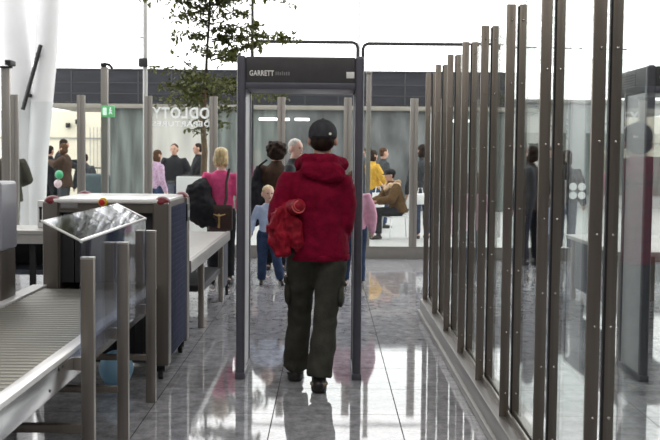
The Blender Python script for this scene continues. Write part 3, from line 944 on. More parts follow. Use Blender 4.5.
for z in (4.2, 4.55, 4.9, 5.3, 5.7, 6.1, 6.5, 6.85):
    a0 = rt.uniform(0, 6)
    for i in range(6):
        a = a0 + PI / 3 * i
        L = (1.25 - 0.12 * (z - 4)) * rt.uniform(0.6, 1.1)
        spray(V((TX + 0.08, TY, z)), V((TX + 0.08 + L * math.cos(a), TY + L * math.sin(a), z + rt.uniform(-.1, .2))), 12, .07)
multi('trunk', [(b, 'trunk'), (bb, 'branch')], t, OR)
obj('foliage', lb, 'leaf', t, OR)

# ------------------------------------------------------------------ people
def skel(H, w=1.0, **ov):
    k = dict(
        pelvis=V((0, 0, .525)), waist=V((0, .005, .62)), chest=V((0, .0, .73)), neck=V((0, -.005, .835)), head=V((0, .012, .930)),
        shl=V((-.108 * w, -.005, .805)), shr=V((.108 * w, -.005, .805)),
        ell=V((-.150 * w, -.015, .63)), elr=V((.150 * w, -.015, .63)),
        wrl=V((-.158 * w, .035, .490)), wrr=V((.158 * w, .035, .490)),
        hipl=V((-.052, 0, .52)), hipr=V((.052, 0, .52)),
        knl=V((-.058, .01, .285)), knr=V((.058, .01, .285)),
        anl=V((-.060, -.01, .045)), anr=V((.060, -.01, .045)),
        ftl=V((-.15, 1, 0)), ftr=V((.15, 1, 0)), look=V((0, 1, 0)))
    for n_, v_ in ov.items():
        k[n_] = V(v_)
    for n_ in k:
        if n_ not in ('ftl', 'ftr', 'look'):
            k[n_] = k[n_] * H
    return k

def head_rot(k):
    l = k['look'].normalized()
    yaw = math.atan2(-l.x, l.y)
    pit = math.asin(max(-1, min(1, l.z)))
    return Matrix.Rotation(yaw, 4, 'Z') @ Matrix.Rotation(pit, 4, 'X')

def hp(k, H, x, y, z):
    """point in head space (fractions of head half sizes) to body space"""
    s = H / 1.75
    return k['head'] + (head_rot(k) @ V((x * s, y * s, z * s)))

def lp(a, c, f):
    return a + (c - a) * f

def hand(bm, k, H, s, curl=0.5, fr=0.0080):
    """palm, four fingers and thumb hanging past the wrist"""
    el, wr = k['el' + s], k['wr' + s]
    d = (wr - el).normalized()
    side = -1 if s == 'l' else 1
    fwd = V((0, 1, 0)) - d * d.y
    fwd = fwd.normalized() if fwd.length > 0.2 else V((0, 0, -1))
    inn = d.cross(fwd).normalized()
    if inn.x * side > 0:
        inn = -inn
    q = H / 1.75
    palm = wr + d * 0.085 * q
    limb(bm, [wr - d * 0.01, wr + d * 0.035 * q, palm], [0.024 * q, 0.033 * q, 0.034 * q], 12, 0.55)
    for i, (off, L) in enumerate(((0.028, .068), (0.010, .076), (-0.009, .070), (-0.027, .054))):
        p0 = palm + fwd * off * q - d * 0.01 * q
        p1 = p0 + (d * 0.5 * L + inn * 0.12 * L * curl) * q
        p2 = p1 + (d * 0.42 * L + inn * 0.5 * L * curl) * q
        limb(bm, [p0, p1, p2], [fr * q * 1.1, fr * q, fr * q * 0.85], 8)
    t0 = wr + d * 0.03 * q + fwd * 0.022 * q
    t1 = t0 + (fwd * 0.028 + d * 0.028) * q + inn * 0.008 * q
    t2 = t1 + (fwd * 0.008 + d * 0.030) * q + inn * 0.012 * q
    limb(bm, [t0, t1, t2], [fr * q * 1.3, fr * q * 1.15, fr * q * 0.9], 8)

def body_bm(k, H, w=1.0, child=False, curl=0.5):
    b = new_bm()
    q = H / 1.75
    hs = 1.27 if child else 1.0
    P, W, C, N = k['pelvis'], k['waist'], k['chest'], k['neck']
    rings(b, [(lp(P, W, -.35), .10 * q, .085 * q), (P, .155 * q * w, .115 * q), (lp(P, W, .5), .145 * q * w, .108 * q), (W, .128 * q * w, .098 * q),
              (C, .158 * q * w, .112 * q), (lp(C, N, .45), .165 * q * w, .105 * q), (lp(C, N, .8), .12 * q, .085 * q), (lp(C, N, 1.0), .06 * q, .058 * q)])
    limb(b, [lp(C, N, .8), N, lp(N, k['head'], .6)], [.062 * q, .056 * q, .052 * q])
    hr = head_rot(k)
    def h(x, y, z, rx, ry, rz):
        ell(b, hp(k, H, x * hs, y * hs, z * hs), rx * hs * q, ry * hs * q, rz * hs * q, hr, 18, 14)
    h(0, -.008, .025, .077, .096, .092)
    h(0, .014, -.035, .062, .072, .078)
    h(0, .058, -.078, .030, .026, .024)
    h(0, .092, -.014, .013, .018, .020)
    h(0, .088, .010, .009, .010, .026)
    h(.085, -.014, -.002, .014, .021, .035)
    h(-.085, -.014, -.002, .014, .021, .035)
    for s in 'lr':
        limb(b, [lp(k['sh' + s], C, .35), k['sh' + s] - V((0, 0, .013 * q)), lp(k['sh' + s], k['el' + s], .5), k['el' + s]], [.047 * q, .047 * q, .043 * q, .037 * q])
        limb(b, [k['el' + s], lp(k['el' + s], k['wr' + s], .3), k['wr' + s]], [.038 * q, .040 * q, .025 * q])
        hand(b, k, H, s, curl)
        limb(b, [k['hip' + s], lp(k['hip' + s], k['kn' + s], .4), k['kn' + s]], [.088 * q, .078 * q, .054 * q])
        limb(b, [k['kn' + s], lp(k['kn' + s], k['an' + s], .35), k['an' + s]], [.054 * q, .053 * q, .035 * q])
        f = k['ft' + s].normalized()
        limb(b, [k['an' + s] - f * .03 * q - V((0, 0, .02 * q)), k['an' + s] + f * .08 * q - V((0, 0, .035 * q)), k['an' + s] + f * .14 * q - V((0, 0, .045 * q))], [.036 * q, .034 * q, .024 * q])
    return b

def coat_bm(k, H, w=1.0, e=.022, hem=-.25, sleeve=.96, flare=0.0, collar=True, arms='lr'):
    b = new_bm()
    q = H / 1.75
    P, W, C, N = k['pelvis'], k['waist'], k['chest'], k['neck']
    low = lp(P, W, hem)
    secs = [(low, (.158 + flare) * q * w + e, (.118 + flare) * q + e)]
    if hem < -.1:
        secs.append((P, (.158 + flare * .4) * q * w + e, (.12 + flare * .4) * q + e))
    secs += [(W, .145 * q * w + e, .110 * q + e), (C, .165 * q * w + e, .118 * q + e), (lp(C, N, .40), .158 * q * w + e * .9, .108 * q + e),
             (lp(C, N, .75), .115 * q * w + e * .8, .085 * q + e), (lp(C, N, 1.02), .068 * q + e * .6, .066 * q + e * .6)]
    rings(b, secs)
    if collar:
        rings(b, [(lp(C, N, .9), .085 * q, .085 * q), (lp(N, k['head'], .30), .072 * q, .074 * q)])
    for s in arms:
        u_p = V((0, 0, .022 * q))
        limb(b, [lp(k['sh' + s], C, .35), k['sh' + s] - u_p * .6, lp(k['sh' + s], k['el' + s], .5), k['el' + s]], [.050 * q + e * .8, .052 * q + e * .8, .048 * q + e, .042 * q + e])
        limb(b, [k['el' + s], lp(k['el' + s], k['wr' + s], .4), lp(k['el' + s], k['wr' + s], sleeve)], [.042 * q + e, .042 * q + e, .030 * q + e])
    return b

def trousers_bm(k, H, e=.014, top=.3, cuff=.93, w=1.0, bell=0.0):
    b = new_bm()
    q = H / 1.75
    P, W = k['pelvis'], k['waist']
    rings(b, [(lp(P, W, -.45), .11 * q * w, .095 * q), (P, .158 * q * w + e, .118 * q + e), (lp(P, W, top), .148 * q * w + e, .110 * q + e)])
    for s in 'lr':
        limb(b, [k['hip' + s], lp(k['hip' + s], k['kn' + s], .5), k['kn' + s]], [.090 * q + e, .078 * q + e, .060 * q + e])
        limb(b, [k['kn' + s], lp(k['kn' + s], k['an' + s], .5), lp(k['kn' + s], k['an' + s], cuff)], [.060 * q + e, (.058 + bell * .5) * q + e, (.052 + bell) * q + e], 18, 1.0, True)
    return b

def shoe_bm(k, H, s, sc=1.0):
    b = new_bm()
    q = H / 1.75 * sc
    f = k['ft' + s].normalized()
    f = V((f.x, f.y, f.z))
    a = k['an' + s]
    up = V((0, 0, 1))
    base = a - up * (.045 * H)
    limb(b, [a + up * .02 * q, base + up * .05 * q - f * .015 * q], [.045 * q, .042 * q], 12)
    limb(b, [base - f * .045 * q + up * .036 * q, base + f * .06 * q + up * .042 * q, base + f * .13 * q + up * .032 * q, base + f * .165 * q + up * .028 * q], [.036 * q, .042 * q, .038 * q, .028 * q], 14)
    if sc > 1:
        rings(b, [((base.x, base.y - .012, .004), .050, .060), ((base.x, base.y - .012, .045), .053, .062)], 20)
    return b

def hair_bm(k, H, style, child=False):
    b = new_bm()
    q = H / 1.75 * (1.27 if child else 1.0)
    hr = head_rot(k)
    c = 1.27 if child else 1.0
    def h(x, y, z, rx, ry, rz):
        ell(b, hp(k, H, x * c, y * c, z * c), rx * q, ry * q, rz * q, hr, 18, 14)
    if style == 'short':
        h(0, -.022, .045, .083, .095, .085)
        h(0, -.055, -.02, .070, .055, .055)
    elif style == 'bob':
        h(0, -.018, .042, .092, .102, .092)
        h(0, -.045, -.03, .100, .075, .085)
        h(.055, -.02, -.06, .040, .060, .070)
        h(-.055, -.02, -.06, .040, .060, .070)
        h(0, -.055, -.07, .085, .052, .055)
    elif style == 'curly':
        h(0, -.025, .045, .130, .125, .105)
        h(0, -.05, -.02, .128, .095, .098)
        for i in range(26):
            an = i * 2.4; zz = -.07 + .2 * (i / 26)
            rr = .122 * math.sqrt(max(.1, 1 - ((zz - .03) / .125) ** 2))
            x, y = rr * math.cos(an), rr * math.sin(an) - .03
            if y < .05:
                h(x, y, zz, .032, .032, .032)
    elif style == 'long':
        h(0, -.018, .042, .090, .102, .090)
        h(0, -.05, -.05, .088, .065, .13)
        h(.055, -.02, -.08, .032, .050, .10)
        h(-.055, -.02, -.08, .032, .050, .10)
    elif style == 'cap':
        h(0, -.035, -.012, .080, .078, .062)
    elif style == 'balding':
        h(0, -.035, .03, .084, .088, .070)
        h(0, -.055, -.02, .074, .055, .06)
    return b

PEOPLE = []
def person(label, H, x, y, rot, top='black_cloth', bottom='dark_jeans', hair=('short', 'hair_dark'), shoes='shoe_black', skin='skin',
           w=1.0, child=False, coat=None, trous=None, face=False, voxel=.016, pose=None, fold=.006, z=0.0, coat_name='jacket', body_curl=.5, shoe_scale=1.0):
    k = skel(H, w, **(pose or {}))
    t = thing('person', label, 'person', (x, y, z), rot)
    seed = len(PEOPLE) * 3.7
    PEOPLE.append(t)
    remeshed('body', body_bm(k, H, w, child, body_curl), skin, t, voxel * .75, 2)
    if coat is not False:
        remeshed(coat_name, coat_bm(k, H, w, **(coat or {})), top, t, voxel, 4, fold, (7, 7, 9), seed)
    remeshed('trousers', trousers_bm(k, H, **(trous or {})), bottom, t, voxel, 3, fold * .8, (8, 8, 9), seed + 1)
    for s in 'lr':
        remeshed('shoe', shoe_bm(k, H, s, shoe_scale), shoes, t, voxel * .7, 2)
    if hair:
        remeshed('hair', hair_bm(k, H, hair[0], child), hair[1], t, voxel * .75, 2, .004, (40, 40, 14), seed + 2)
    if face:
        c = 1.27 if child else 1.0
        q = H / 1.75 * c
        for sx in (-1, 1):
            b = new_bm(); ell(b, hp(k, H, sx * .030 * c, .082 * c, .014 * c), .014 * q, .010 * q, .008 * q, head_rot(k), 12, 8); obj('eye', b, 'eye', t)
        b = new_bm(); ell(b, hp(k, H, 0, .080 * c, -.052 * c), .026 * q, .010 * q, .007 * q, head_rot(k), 12, 8); obj('mouth', b, 'lips', t)
    return t, k

def fpx(px, Y):
    return (px - 328.0) / 1070.0 * Y

# ---- the man in red, walking away through the gate
H = 1.75
man_pose = dict(
    pelvis=(0.015 / H, 0.02 / H, .525), chest=(.0, .02 / H, .735), neck=(.022 / H, .030 / H, .853), head=(.038 / H, .045 / H, .934),
    shl=(-.098, .0, .792), shr=(.100, .006, .794),
    ell=(-.142, -.015, .648), elr=(.103, .012, .640),
    wrl=(-.115, .11, .590), wrr=(.085, .120, .560),
    hipl=(-.048, .01, .52), hipr=(.058, .0, .52),
    knl=(-.062, .09, .285), knr=(.040, .0, .28),
    anl=(-.079, .165, .050), anr=(.016, -.035, .050), ftl=(-.12, 1, 0), ftr=(.05, 1, 0), look=(0.05, 1, -.05))
man, mk = person('person in a red hooded jacket and dark cap walking away through the gate', H, -0.077, 6.97, 0.0,
    top='red_fleece', bottom='olive_cargo', hair=('cap', 'hair_dark'), shoes='shoe_black', skin='skin', w=1.03,
    coat=dict(e=.034, hem=-.30, flare=.010, collar=False), trous=dict(e=.020, cuff=.985, bell=.016), voxel=.012, pose=man_pose, fold=.014, shoe_scale=1.12)
# cap
q = 1.0
b = new_bm()
hr_ = head_rot(mk)
ell(b, hp(mk, H, 0, -.006, .050), .095, .110, .092, hr_, 26, 18)
rings(b, [(hp(mk, H, 0, -.006, .020), .0945, .109), (hp(mk, H, 0, -.006, .052), .0955, .111)], 26)
for v in b.verts:
    pass
cp = remeshed('cap', b, 'cap', man, .008, 2)
b = new_bm(); ell(b, hp(mk, H, 0, .120, .030), .070, .060, .009, hr_ @ Matrix.Rotation(-.15, 4, 'X')); obj('brim', b, 'cap', cp)
b = new_bm(); ell(b, hp(mk, H, 0, -.006, .143), .009, .009, .006); obj('button', b, 'cap', cp)
b = new_bm(); cyl(b, hp(mk, H, .050, -.094, .040), hp(mk, H, .0535, -.108, .040), .009, .009, 14); obj('badge', b, 'white_print', cp)
b = new_bm(); limb(b, [hp(mk, H, -.06, -.090, .026), hp(mk, H, -.03, -.108, .024), hp(mk, H, .03, -.108, .024), hp(mk, H, .06, -.090, .026)], [.008] * 4, 8, .5); obj('strap', b, 'black', cp)
# shirt collar
b = new_bm()
N_ = mk['neck']
limb(b, [N_ + V((-.072, .02, .022)), N_ + V((-.060, -.045, .036)), N_ + V((0, -.078, .044)), N_ + V((.060, -.045, .036)), N_ + V((.072, .02, .022))], [.020, .024, .024, .024, .020], 12)
remeshed('shirt_collar', b, 'shirt_grey', man, .008, 2)
# hood lying on the shoulders
b = new_bm()
up_ = V((0, 0, .012))
limb(b, [N_ + up_ + V((-.120, .075, -.060)), N_ + up_ + V((-.128, .0, -.020)), N_ + up_ + V((-.085, -.080, .0)), N_ + up_ + V((0, -.112, -.004)), N_ + up_ + V((.085, -.085, -.004)), N_ + up_ + V((.135, .0, -.022)), N_ + up_ + V((.125, .075, -.060))],
     [.034, .046, .050, .052, .052, .050, .036], 14)
ell(b, N_ + V((.02, -.128, -.055)), .150, .046, .075, Matrix.Rotation(-.15, 4, 'X') @ Matrix.Rotation(.12, 4, 'Y'))
ell(b, N_ + V((.06, -.135, -.080)), .105, .040, .050)
remeshed('hood', b, 'red_fleece', man, .010, 3, .010, (16, 16, 22), 5)
# hem band and cargo pockets
b = new_bm()
P_ = mk['pelvis']; W_ = mk['waist']
lw = lp(P_, W_, -.30)
rings(b, [(lw + V((0, 0, -.012)), .200, .158), (lw + V((0, 0, .030)), .203, .160)], 28)
remeshed('hem_band', b, 'red_fleece', man, .010, 2, .008, (9, 9, 3), 3)
for s, sx in (('l', -1), ('r', 1)):
    c_ = lp(mk['hip' + s], mk['kn' + s], .62)
    b = new_bm()
    ell(b, c_ + V((sx * .082, -.005, -.015)), .026, .070, .095)
    box(b, c_.x + sx * .100 - .012, c_.x + sx * .100 + .012, c_.y - .07, c_.y + .07, c_.z + .045, c_.z + .085, .006)
    remeshed('cargo_pocket', b, 'olive_cargo', man, .009, 2, .006, (14, 14, 14), 2)
    a_ = mk['an' + s]
    b = new_bm()
    rings(b, [((a_.x, a_.y - .012, .046), .058, .066), ((a_.x, a_.y - .012, .068), .059, .067)], 24)
    remeshed('shoe_welt', b, 'hem_tan' if s == 'r' else 'shoe_black', man, .007, 1)

# ---- folded red jacket he carries on his left arm
t = thing('folded_jacket', 'bright red bundled jacket carried on the left arm of the capped person', 'jacket', (-0.32, 6.95, 1.0))
OR = V(t.location)
def w_(px, py, Y):
    return V(((px - 328) / 1070 * Y, Y, 1.54 - (py - 155.5) / 1070 * Y))
Yj = 6.86
b = new_bm()
limb(b, [w_(276, 222, 7.10), w_(282, 218, Yj), w_(283, 234, Yj), w_(284, 250, Yj)], [.050, .052, .058, .046], 14)
limb(b, [w_(284, 212, Yj), w_(293, 226, Yj - .02), w_(297, 242, Yj), w_(298, 250, Yj + .03)], [.045, .055, .050, .028], 14)
limb(b, [w_(272, 230, Yj + .06), w_(275, 242, Yj + .02), w_(279, 253, Yj)], [.040, .048, .034], 14)
limb(b, [w_(290, 205, Yj + .06), w_(280, 213, Yj), w_(273, 226, Yj)], [.036, .046, .040], 14)
remeshed('body_cloth', b, 'red_bundle', t, .007, 1, .020, (15, 15, 8), 9, OR, True)
b = new_bm()
limb(b, [w_(287, 210, Yj + .10), w_(293, 208, Yj - .02), w_(298, 206.5, Yj - .09)], [.045, .050, .048], 18)
ro = remeshed('rolled_sleeve', b, 'red_bundle', t, .008, 2, .006, (20, 20, 20), 4, OR)
b = new_bm()
ce = w_(298.6, 206.5, Yj - .118)
ax = (w_(298, 206.5, Yj - .09) - w_(293, 208, Yj - .02)).normalized()
u_ = ax.cross(V((0, 0, 1))).normalized(); v_ = ax.cross(u_)
pts = []
for i in range(40):
    a = i / 39 * 2 * PI * 1.8
    r_ = .046 - .030 * i / 39
    pts.append(ce + u_ * r_ * math.cos(a) + v_ * r_ * math.sin(a))
limb(b, pts, [.0055] * 40, 8)
obj('rolled_edge', b, 'red_trim', ro, OR)

# ---- blond woman in pink, inside the hall
wom, wk = person('person with a blond bob in a magenta pink top seen from behind', 1.62, fpx(221, 12.7), 12.7, 0.0,
    top='pink', bottom='black_cloth', hair=('bob', 'hair_blond'), skin='skin_pale', w=.96,
    coat=dict(e=.014, hem=.05, collar=False), pose=dict(ell=(-.150, -.03, .64), wrl=(-.125, .09, .58), elr=(.14, .0, .635), wrr=(.115, .10, .56), look=(.25, 1, 0)), voxel=.013)
b = new_bm()
H2 = 1.62
limb(b, [wk['shr'] * 1.0 + V((-.07, -.02, .06)), wk['chest'] + V((.075, -.150, .03)), wk['waist'] + V((.075, -.165, .02)), wk['pelvis'] + V((.06, -.185, .10))], [.017] * 4, 8, .5)
limb(b, [wk['shr'] + V((-.07, -.02, .06)), wk['chest'] + V((.02, .135, .02)), wk['waist'] + V((-.06, .14, 0)), wk['pelvis'] + V((-.10, .10, .07))], [.017] * 4, 8, .5)
bx, by = fpx(221, 12.7), 12.7
t = thing('shoulder_bag', 'dark brown leather shoulder bag with gold tassel on the person in pink', 'bag', (bx, by, .55))
for v in b.verts:
    v.co += V((bx, by, 0))
obj('strap', b, 'bag_brown', t, (bx, by, .55))
b = new_bm(); box(b, -.130, .155, -.255, -.165, .10, .40, .03, 3); bg = obj('pouch', b, 'bag_brown', t)
b = new_bm(); box(b, -.130, .155, -.265, -.240, .24, .405, .012, 2); obj('flap', b, 'bag_brown', bg)
b = new_bm()
limb(b, [(.0, -.27, .29), (.005, -.275, .21), (.0, -.27, .15)], [.014, .010, .016], 8)
limb(b, [(-.06, -.268, .295), (.0, -.275, .275), (.07, -.268, .295)], [.006, .012, .006], 8)
obj('tassel', b, 'gold', bg)
# black coat over her arm
t = thing('black_coat', 'black coat draped over the arm of the blond person in pink', 'coat', (fpx(200, 12.6), 12.6, .60))
OR = V(t.location)
b = new_bm()
limb(b, [w_(203, 184, 12.6), w_(195, 190, 12.55), w_(194, 208, 12.5), w_(203, 222, 12.5)], [.07, .10, .14, .10], 14)
limb(b, [w_(202, 190, 12.55), w_(204, 208, 12.5), w_(210, 222, 12.5)], [.10, .14, .09], 14)
remeshed('cloth', b, 'black_cloth', t, .014, 2, .03, (9, 9, 9), 3, OR)

# ---- children
kid, kk = person('person, a small blond child in light blue top and jeans, left of the red jacket', 1.16, fpx(268, 12.6), 12.6, PI + .15,
    top='light_blue', bottom='jeans', hair=('short', 'hair_blond'), skin='skin_pale', child=True, w=.95, face=True,
    coat=dict(e=.012, hem=.1, collar=False), trous=dict(e=.018), voxel=.011,
    pose=dict(knl=(-.085, .06, .28), anl=(-.13, .03, .05), knr=(.06, .02, .28), anr=(.06, -.06, .045), ell=(-.14, .02, .66), wrl=(-.13, .12, .60), elr=(.16, .0, .64), wrr=(.18, .07, .55), look=(-.15, 1, 0)))
girl, gk = person('person, a child in a pale pink jacket and jeans partly behind the right gate pillar', 1.34, fpx(354, 12.4), 12.4, .1,
    top='pale_pink', bottom='jeans', hair=('long', 'hair_brown'), skin='skin_pale', child=True, w=1.0,
    coat=dict(e=.028, hem=-.1), trous=dict(e=.018), voxel=.012,
    pose=dict(elr=(.155, -.01, .645), wrr=(.165, .03, .505), anl=(-.07, .08, .05), knl=(-.06, .06, .285)))

# ---- people beyond the partition
person('person with curly dark hair and dark brown coat, left of the red jacket', 1.70, fpx(276, 14.2), 14.2, -.1,
    top='brown_coat', bottom='black_cloth', hair=('curly', 'hair_dark'), w=1.0, coat=dict(e=.03, hem=-.45, flare=.01),
    pose=dict(ell=(-.165, .02, .66), wrl=(-.12, .12, .62)))
t = thing('black_shoulder_bag', 'black bag hanging at the side of the curly haired person', 'bag', (fpx(255.5, 14.1), 14.1, .62))
b = new_bm(); ell(b, (0, 0, .30), .13, .09, .33); ell(b, (.02, 0, .62), .06, .05, .16); remeshed('pouch', b, 'black_cloth', t, .016, 2, .02, (8, 8, 8), 2)
b = new_bm(); limb(b, [(-.03, 0, .55), (.05, -.02, .78), (.14, 0, .85)], [.014] * 3, 8); obj('strap', b, 'black_cloth', t)
person('person with short grey white hair behind the curly haired person', 1.74, fpx(294, 13.3), 13.3, -2.0 + .2,
    top='charcoal', bottom='dark_jeans', hair=('short', 'hair_grey'), skin='skin_pale', face=True, pose=dict(look=(.45, 1, -.05)))
person('person in a black zipped jacket facing the hall, hands in pockets, under the lettering', 1.76, fpx(174, 23.0), 23.0, PI,
    top='black_cloth', bottom='dark_jeans', hair=('short', 'hair_brown'), face=True, w=1.06, coat=dict(e=.035, hem=-.1),
    pose=dict(ell=(-.18, -.02, .65), elr=(.18, -.02, .65), wrl=(-.13, .07, .55), wrr=(.13, .07, .55), look=(.15, 1, 0)))
person('person in a black jacket turned to the left, beside the tree trunk', 1.78, fpx(198, 23.5), 23.5, PI / 2 + .25,
    top='black_cloth', bottom='charcoal', hair=('short', 'hair_dark'), face=True, coat=dict(e=.03, hem=-.15),
    pose=dict(ell=(-.14, .08, .65), wrl=(-.12, .20, .62), elr=(.14, .06, .65), wrr=(.12, .19, .62)))
person('person in a lilac checked jacket at the left end of the lettering', 1.62, fpx(157, 22.0), 22.0, -.9,
    top='lilac', bottom='jeans', hair=('long', 'hair_brown'), w=.95, coat=dict(e=.025, hem=-.15))
# embracing couple
person('person in dark clothes hugging another, the taller one with short hair', 1.86, fpx(61.0, 24.3), 24.3, -1.2,
    top='black_cloth', bottom='charcoal', hair=('short', 'hair_dark'), coat=dict(e=.03, hem=-.2),
    pose=dict(ell=(-.12, .11, .70), wrl=(-.04, .20, .72), elr=(.13, .11, .68), wrr=(.03, .21, .66), head=(.01, .04, .925), look=(0, 1, -.2)))
person('person with auburn hair in a grey brown coat hugging the taller person', 1.76, fpx(65.0, 24.0), 24.0, 1.5,
    top='brown_coat', bottom='charcoal', hair=('bob', 'hair_brown'), coat=dict(e=.035, hem=-.9, flare=.02), w=1.0,
    pose=dict(ell=(-.13, .09, .72), wrl=(-.05, .17, .76), elr=(.13, .09, .72), wrr=(.05, .17, .76), head=(0, .03, .925), look=(.2, 1, .15)))
person('person in black standing just left of the hugging couple', 1.70, fpx(50, 24.5), 24.5, -.4,
    top='black_cloth', bottom='black_cloth', hair=('short', 'hair_dark'), coat=dict(e=.03, hem=-.5))
t = thing('balloon', 'small green balloon held in front of the hugging couple', 'balloon', (fpx(59.0, 23.2), 23.2, 0.98))
b = new_bm(); ell(b, (0, 0, .09), .088, .088, .095, None, 20, 14); obj('skin', b, 'balloon_green', t)
b = new_bm(); cyl(b, (0, 0, .0), (0, 0, -.02), .006, .014, 10); obj('knot', b, 'balloon_green', t)
t = thing('balloon', 'pale mottled balloon just below the green balloon', 'balloon', (fpx(57.8, 23.2), 23.2, .79))
b = new_bm(); ell(b, (0, 0, .085), .085, .085, .092, None, 20, 14); obj('skin', b, 'balloon_pale', t)
b = new_bm(); cyl(b, (0, 0, .0), (0, 0, -.02), .006, .014, 10); obj('knot', b, 'balloon_pale', t)
person('person in a dark coat behind the partition post right of the couple', 1.52, fpx(85, 25.0), 25.0, .6,
    top='charcoal', bottom='black_cloth', hair=('short', 'hair_dark'), coat=dict(e=.03, hem=-.3))
t = thing('suitcase', 'slate blue suitcase standing behind the scanner lid', 'suitcase', (fpx(96, 22.0), 22.0, 0))
b = new_bm(); box(b, -.28, .28, -.15, .15, .06, 1.12, .08, 3); obj('shell', b, 'case', t)
b = new_bm(); limb(b, [(-.12, 0, 1.10), (-.12, 0, 1.24), (.12, 0, 1.24), (.12, 0, 1.10)], [.014] * 4, 8); obj('handle', b, 'black', t)
for sx in (-.2, .2):
    b = new_bm(); cyl(b, (sx - .02, 0, .04), (sx + .02, 0, .04), .04, None, 14); obj('wheel', b, 'black', t)
person('person in an olive coat behind the leftmost partition post', 1.74, fpx(8, 17.0), 17.0, .2,
    top='olive_coat', bottom='black_cloth', hair=('short', 'hair_brown'), w=1.1, coat=dict(e=.04, hem=-.9, flare=.02),
    pose=dict(ell=(-.17, .04, .65), elr=(.175, .03, .64), wrl=(-.1, .14, .62), wrr=(.10, .14, .60), head=(.02, .03, .925)))
# right of the gate
person('person in a mustard yellow jacket turned right, holding a white bag', 1.66, fpx(372, 22.0), 22.0, -1.1,
    top='yellow_coat', bottom='jeans', hair=('bob', 'hair_dark'), w=1.0, coat=dict(e=.03, hem=-.15),
    pose=dict(ell=(-.14, .05, .66), wrl=(-.10, .16, .58), elr=(.15, .06, .65), wrr=(.12, .16, .57)))
t = thing('white_bag', 'white paper bag held by the person in mustard yellow', 'bag', (fpx(378, 21.6), 21.6, .42))
b = new_bm()
rings(b, [((0, 0, 0), .13, .05), ((0, 0, .2), .125, .05), ((0, 0, .38), .12, .035)], 12); obj('sack', b, 'paper', t)
b = new_bm(); limb(b, [(-.06, 0, .37), (-.04, 0, .50), (.04, 0, .50), (.06, 0, .37)], [.008] * 4, 8); obj('handle', b, 'paper', t)
person('person with dark hair behind the mustard yellow jacket', 1.74, fpx(367, 24.0), 24.0, .3,
    top='charcoal', bottom='dark_jeans', hair=('short', 'hair_dark'))
person('person in a dark grey jacket with brown hair, right of the mustard jacket', 1.72, fpx(382.5, 22.9), 22.9, -1.2,
    top='charcoal', bottom='jeans', hair=('short', 'hair_brown'), face=True, coat=dict(e=.028, hem=-.2))
# seated person on a white chair
sx_, sy_ = fpx(397, 20.0), 20.0
person('person seated on a white chair in a tan coat and dark cap', 1.68, sx_, sy_, 1.9,
    top='tan_coat', bottom='black_cloth', hair=('short', 'hair_dark'), coat=dict(e=.045, hem=-.2, flare=.01), w=1.1,
    pose=dict(pelvis=(0, -.02, .31), waist=(0, .0, .40), chest=(0, .04, .51), neck=(0, .07, .615), head=(0, .10, .70),
              shl=(-.11, .05, .585), shr=(.11, .05, .585), ell=(-.15, .13, .44), elr=(.15, .13, .44), wrl=(-.07, .24, .42), wrr=(.07, .24, .42),
              hipl=(-.055, 0, .30), hipr=(.055, 0, .30), knl=(-.08, .26, .30), knr=(.08, .26, .30), anl=(-.08, .25, .045), anr=(.08, .28, .045), look=(0, 1, -.3)))
sp_ = PEOPLE[-1]
b = new_bm(); limb(b, [(-.14, .04, 1.0), (-.12, .16, .99), (0, .22, .93), (.12, .16, .99), (.14, .04, 1.0), (0, -.02, 1.05)], [.05, .06, .06, .06, .05, .05], 12)
remeshed('fur_collar', b, 'fur', sp_, .014, 2, .018, (20, 20, 20), 2)
b = new_bm(); ell(b, (0, .15, 1.235), .098, .115, .075); ell(b, (0, .25, 1.20), .07, .07, .012); remeshed('cap', b, 'black_cloth', sp_, .012, 2)
t = thing('chair', 'white tubular chair under the seated person in a tan coat', 'chair', (sx_, sy_, 0), 1.9)
b = new_bm(); box(b, -.23, .23, -.25, .22, .40, .425, .01); obj('seat', b, 'white', t)
b = new_bm(); box(b, -.22, .22, -.30, -.275, .55, .85, .01); obj('backrest', b, 'white', t)
for lx, ly in ((-.2, -.25), (.2, -.25), (-.2, .2), (.2, .2)):
    b = new_bm(); limb(b, [(lx, ly, .41), (lx * 1.1, ly * 1.15, .0)], [.014, .014], 8); obj('leg', b, 'white', t)
for lx in (-.2, .2):
    b = new_bm(); limb(b, [(lx, -.25, .41), (lx, -.288, .80)], [.014, .014], 8); obj('back_upright', b, 'white', t)
person('person in black standing between the last partition post and the glass wall end', 1.76, fpx(422, 20.0), 20.0, .4,
    top='charcoal', bottom='dark_jeans', hair=('bob', 'hair_dark'), coat=dict(e=.03, hem=-.3))
t = thing('white_bag', 'white bag beside the person in black at the glass wall end', 'bag', (fpx(420, 19.6), 19.6, .66))
b = new_bm(); box(b, -.11, .11, -.05, .05, .0, .20, .03, 2); obj('sack', b, 'paper', t)
b = new_bm(); limb(b, [(-.05, 0, .19), (-.03, 0, .30), (.03, 0, .30), (.05, 0, .19)], [.008] * 4, 8); obj('handle', b, 'paper', t)
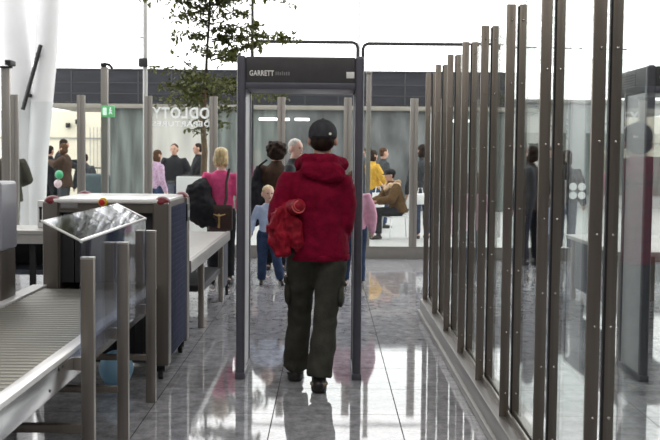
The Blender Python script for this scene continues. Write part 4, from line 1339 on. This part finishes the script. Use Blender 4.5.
# seen through the glass wall
person('person in a dark coat seen through the glass wall near the third riveted post', 1.70, fpx(531, 15.2), 15.2, .5,
    top='charcoal', bottom='black_cloth', hair=('long', 'hair_dark'), coat=dict(e=.03, hem=-.6))
person('person in black seen through the glass wall beside the four white discs', 1.66, fpx(566, 17.2), 17.2, -.5,
    top='black_cloth', bottom='dark_jeans', hair=('bob', 'hair_dark'), coat=dict(e=.03, hem=-.4))

# ------------------------------------------------------------------ light
w = bpy.data.worlds.new('overcast sky')
S.world = w
w.use_nodes = True
bg = w.node_tree.nodes['Background']
bg.inputs['Color'].default_value = (1.0, 0.995, 0.985, 1)
bg.inputs['Strength'].default_value = 2.6

# unseen fill lights added under the ceiling to brighten the hall
fill_o = []
for i, (x, y) in enumerate(((-5, -2), (0, -2), (5, -2), (-5, 3.5), (0, 3.5), (5, 3.5))):
    ld = bpy.data.lights.new('fill_light', 'AREA')
    ld.shape = 'RECTANGLE'
    ld.size = 2.4
    ld.size_y = 1.2
    ld.energy = 95
    ld.color = (1.0, 0.96, 0.9)
    lo = bpy.data.objects.new('fill_light', ld)
    COL.objects.link(lo)
    lo.location = (x, y, 6.95)

# ------------------------------------------------------------------ camera
cd = bpy.data.cameras.new('camera')
cd.sensor_width = 36
cd.lens = 1070 / 660 * 36
cd.clip_end = 300
co = bpy.data.objects.new('camera', cd)
COL.objects.link(co)
co.location = (0, 0, 1.54)
pitch = math.atan2(220 - 155.5, 1070)
roll = R(0.55)
co.rotation_euler = (Matrix.Rotation(-math.atan2(2.0, 1070), 3, 'Z') @ Matrix.Rotation(PI / 2 - pitch, 3, 'X') @ Matrix.Rotation(roll, 3, 'Z')).to_euler()
cd.dof.use_dof = True
cd.dof.focus_distance = 7.0
cd.dof.aperture_fstop = 7.0
S.camera = co

S.view_settings.view_transform = 'Standard'
S.view_settings.look = 'None'
S.view_settings.exposure = 0.12
S.view_settings.gamma = 1.0
S.view_settings.use_curve_mapping = False
S.cycles.max_bounces = 14
S.cycles.transparent_max_bounces = 40
S.cycles.glossy_bounces = 6
S.cycles.diffuse_bounces = 5
S.cycles.use_denoising = True
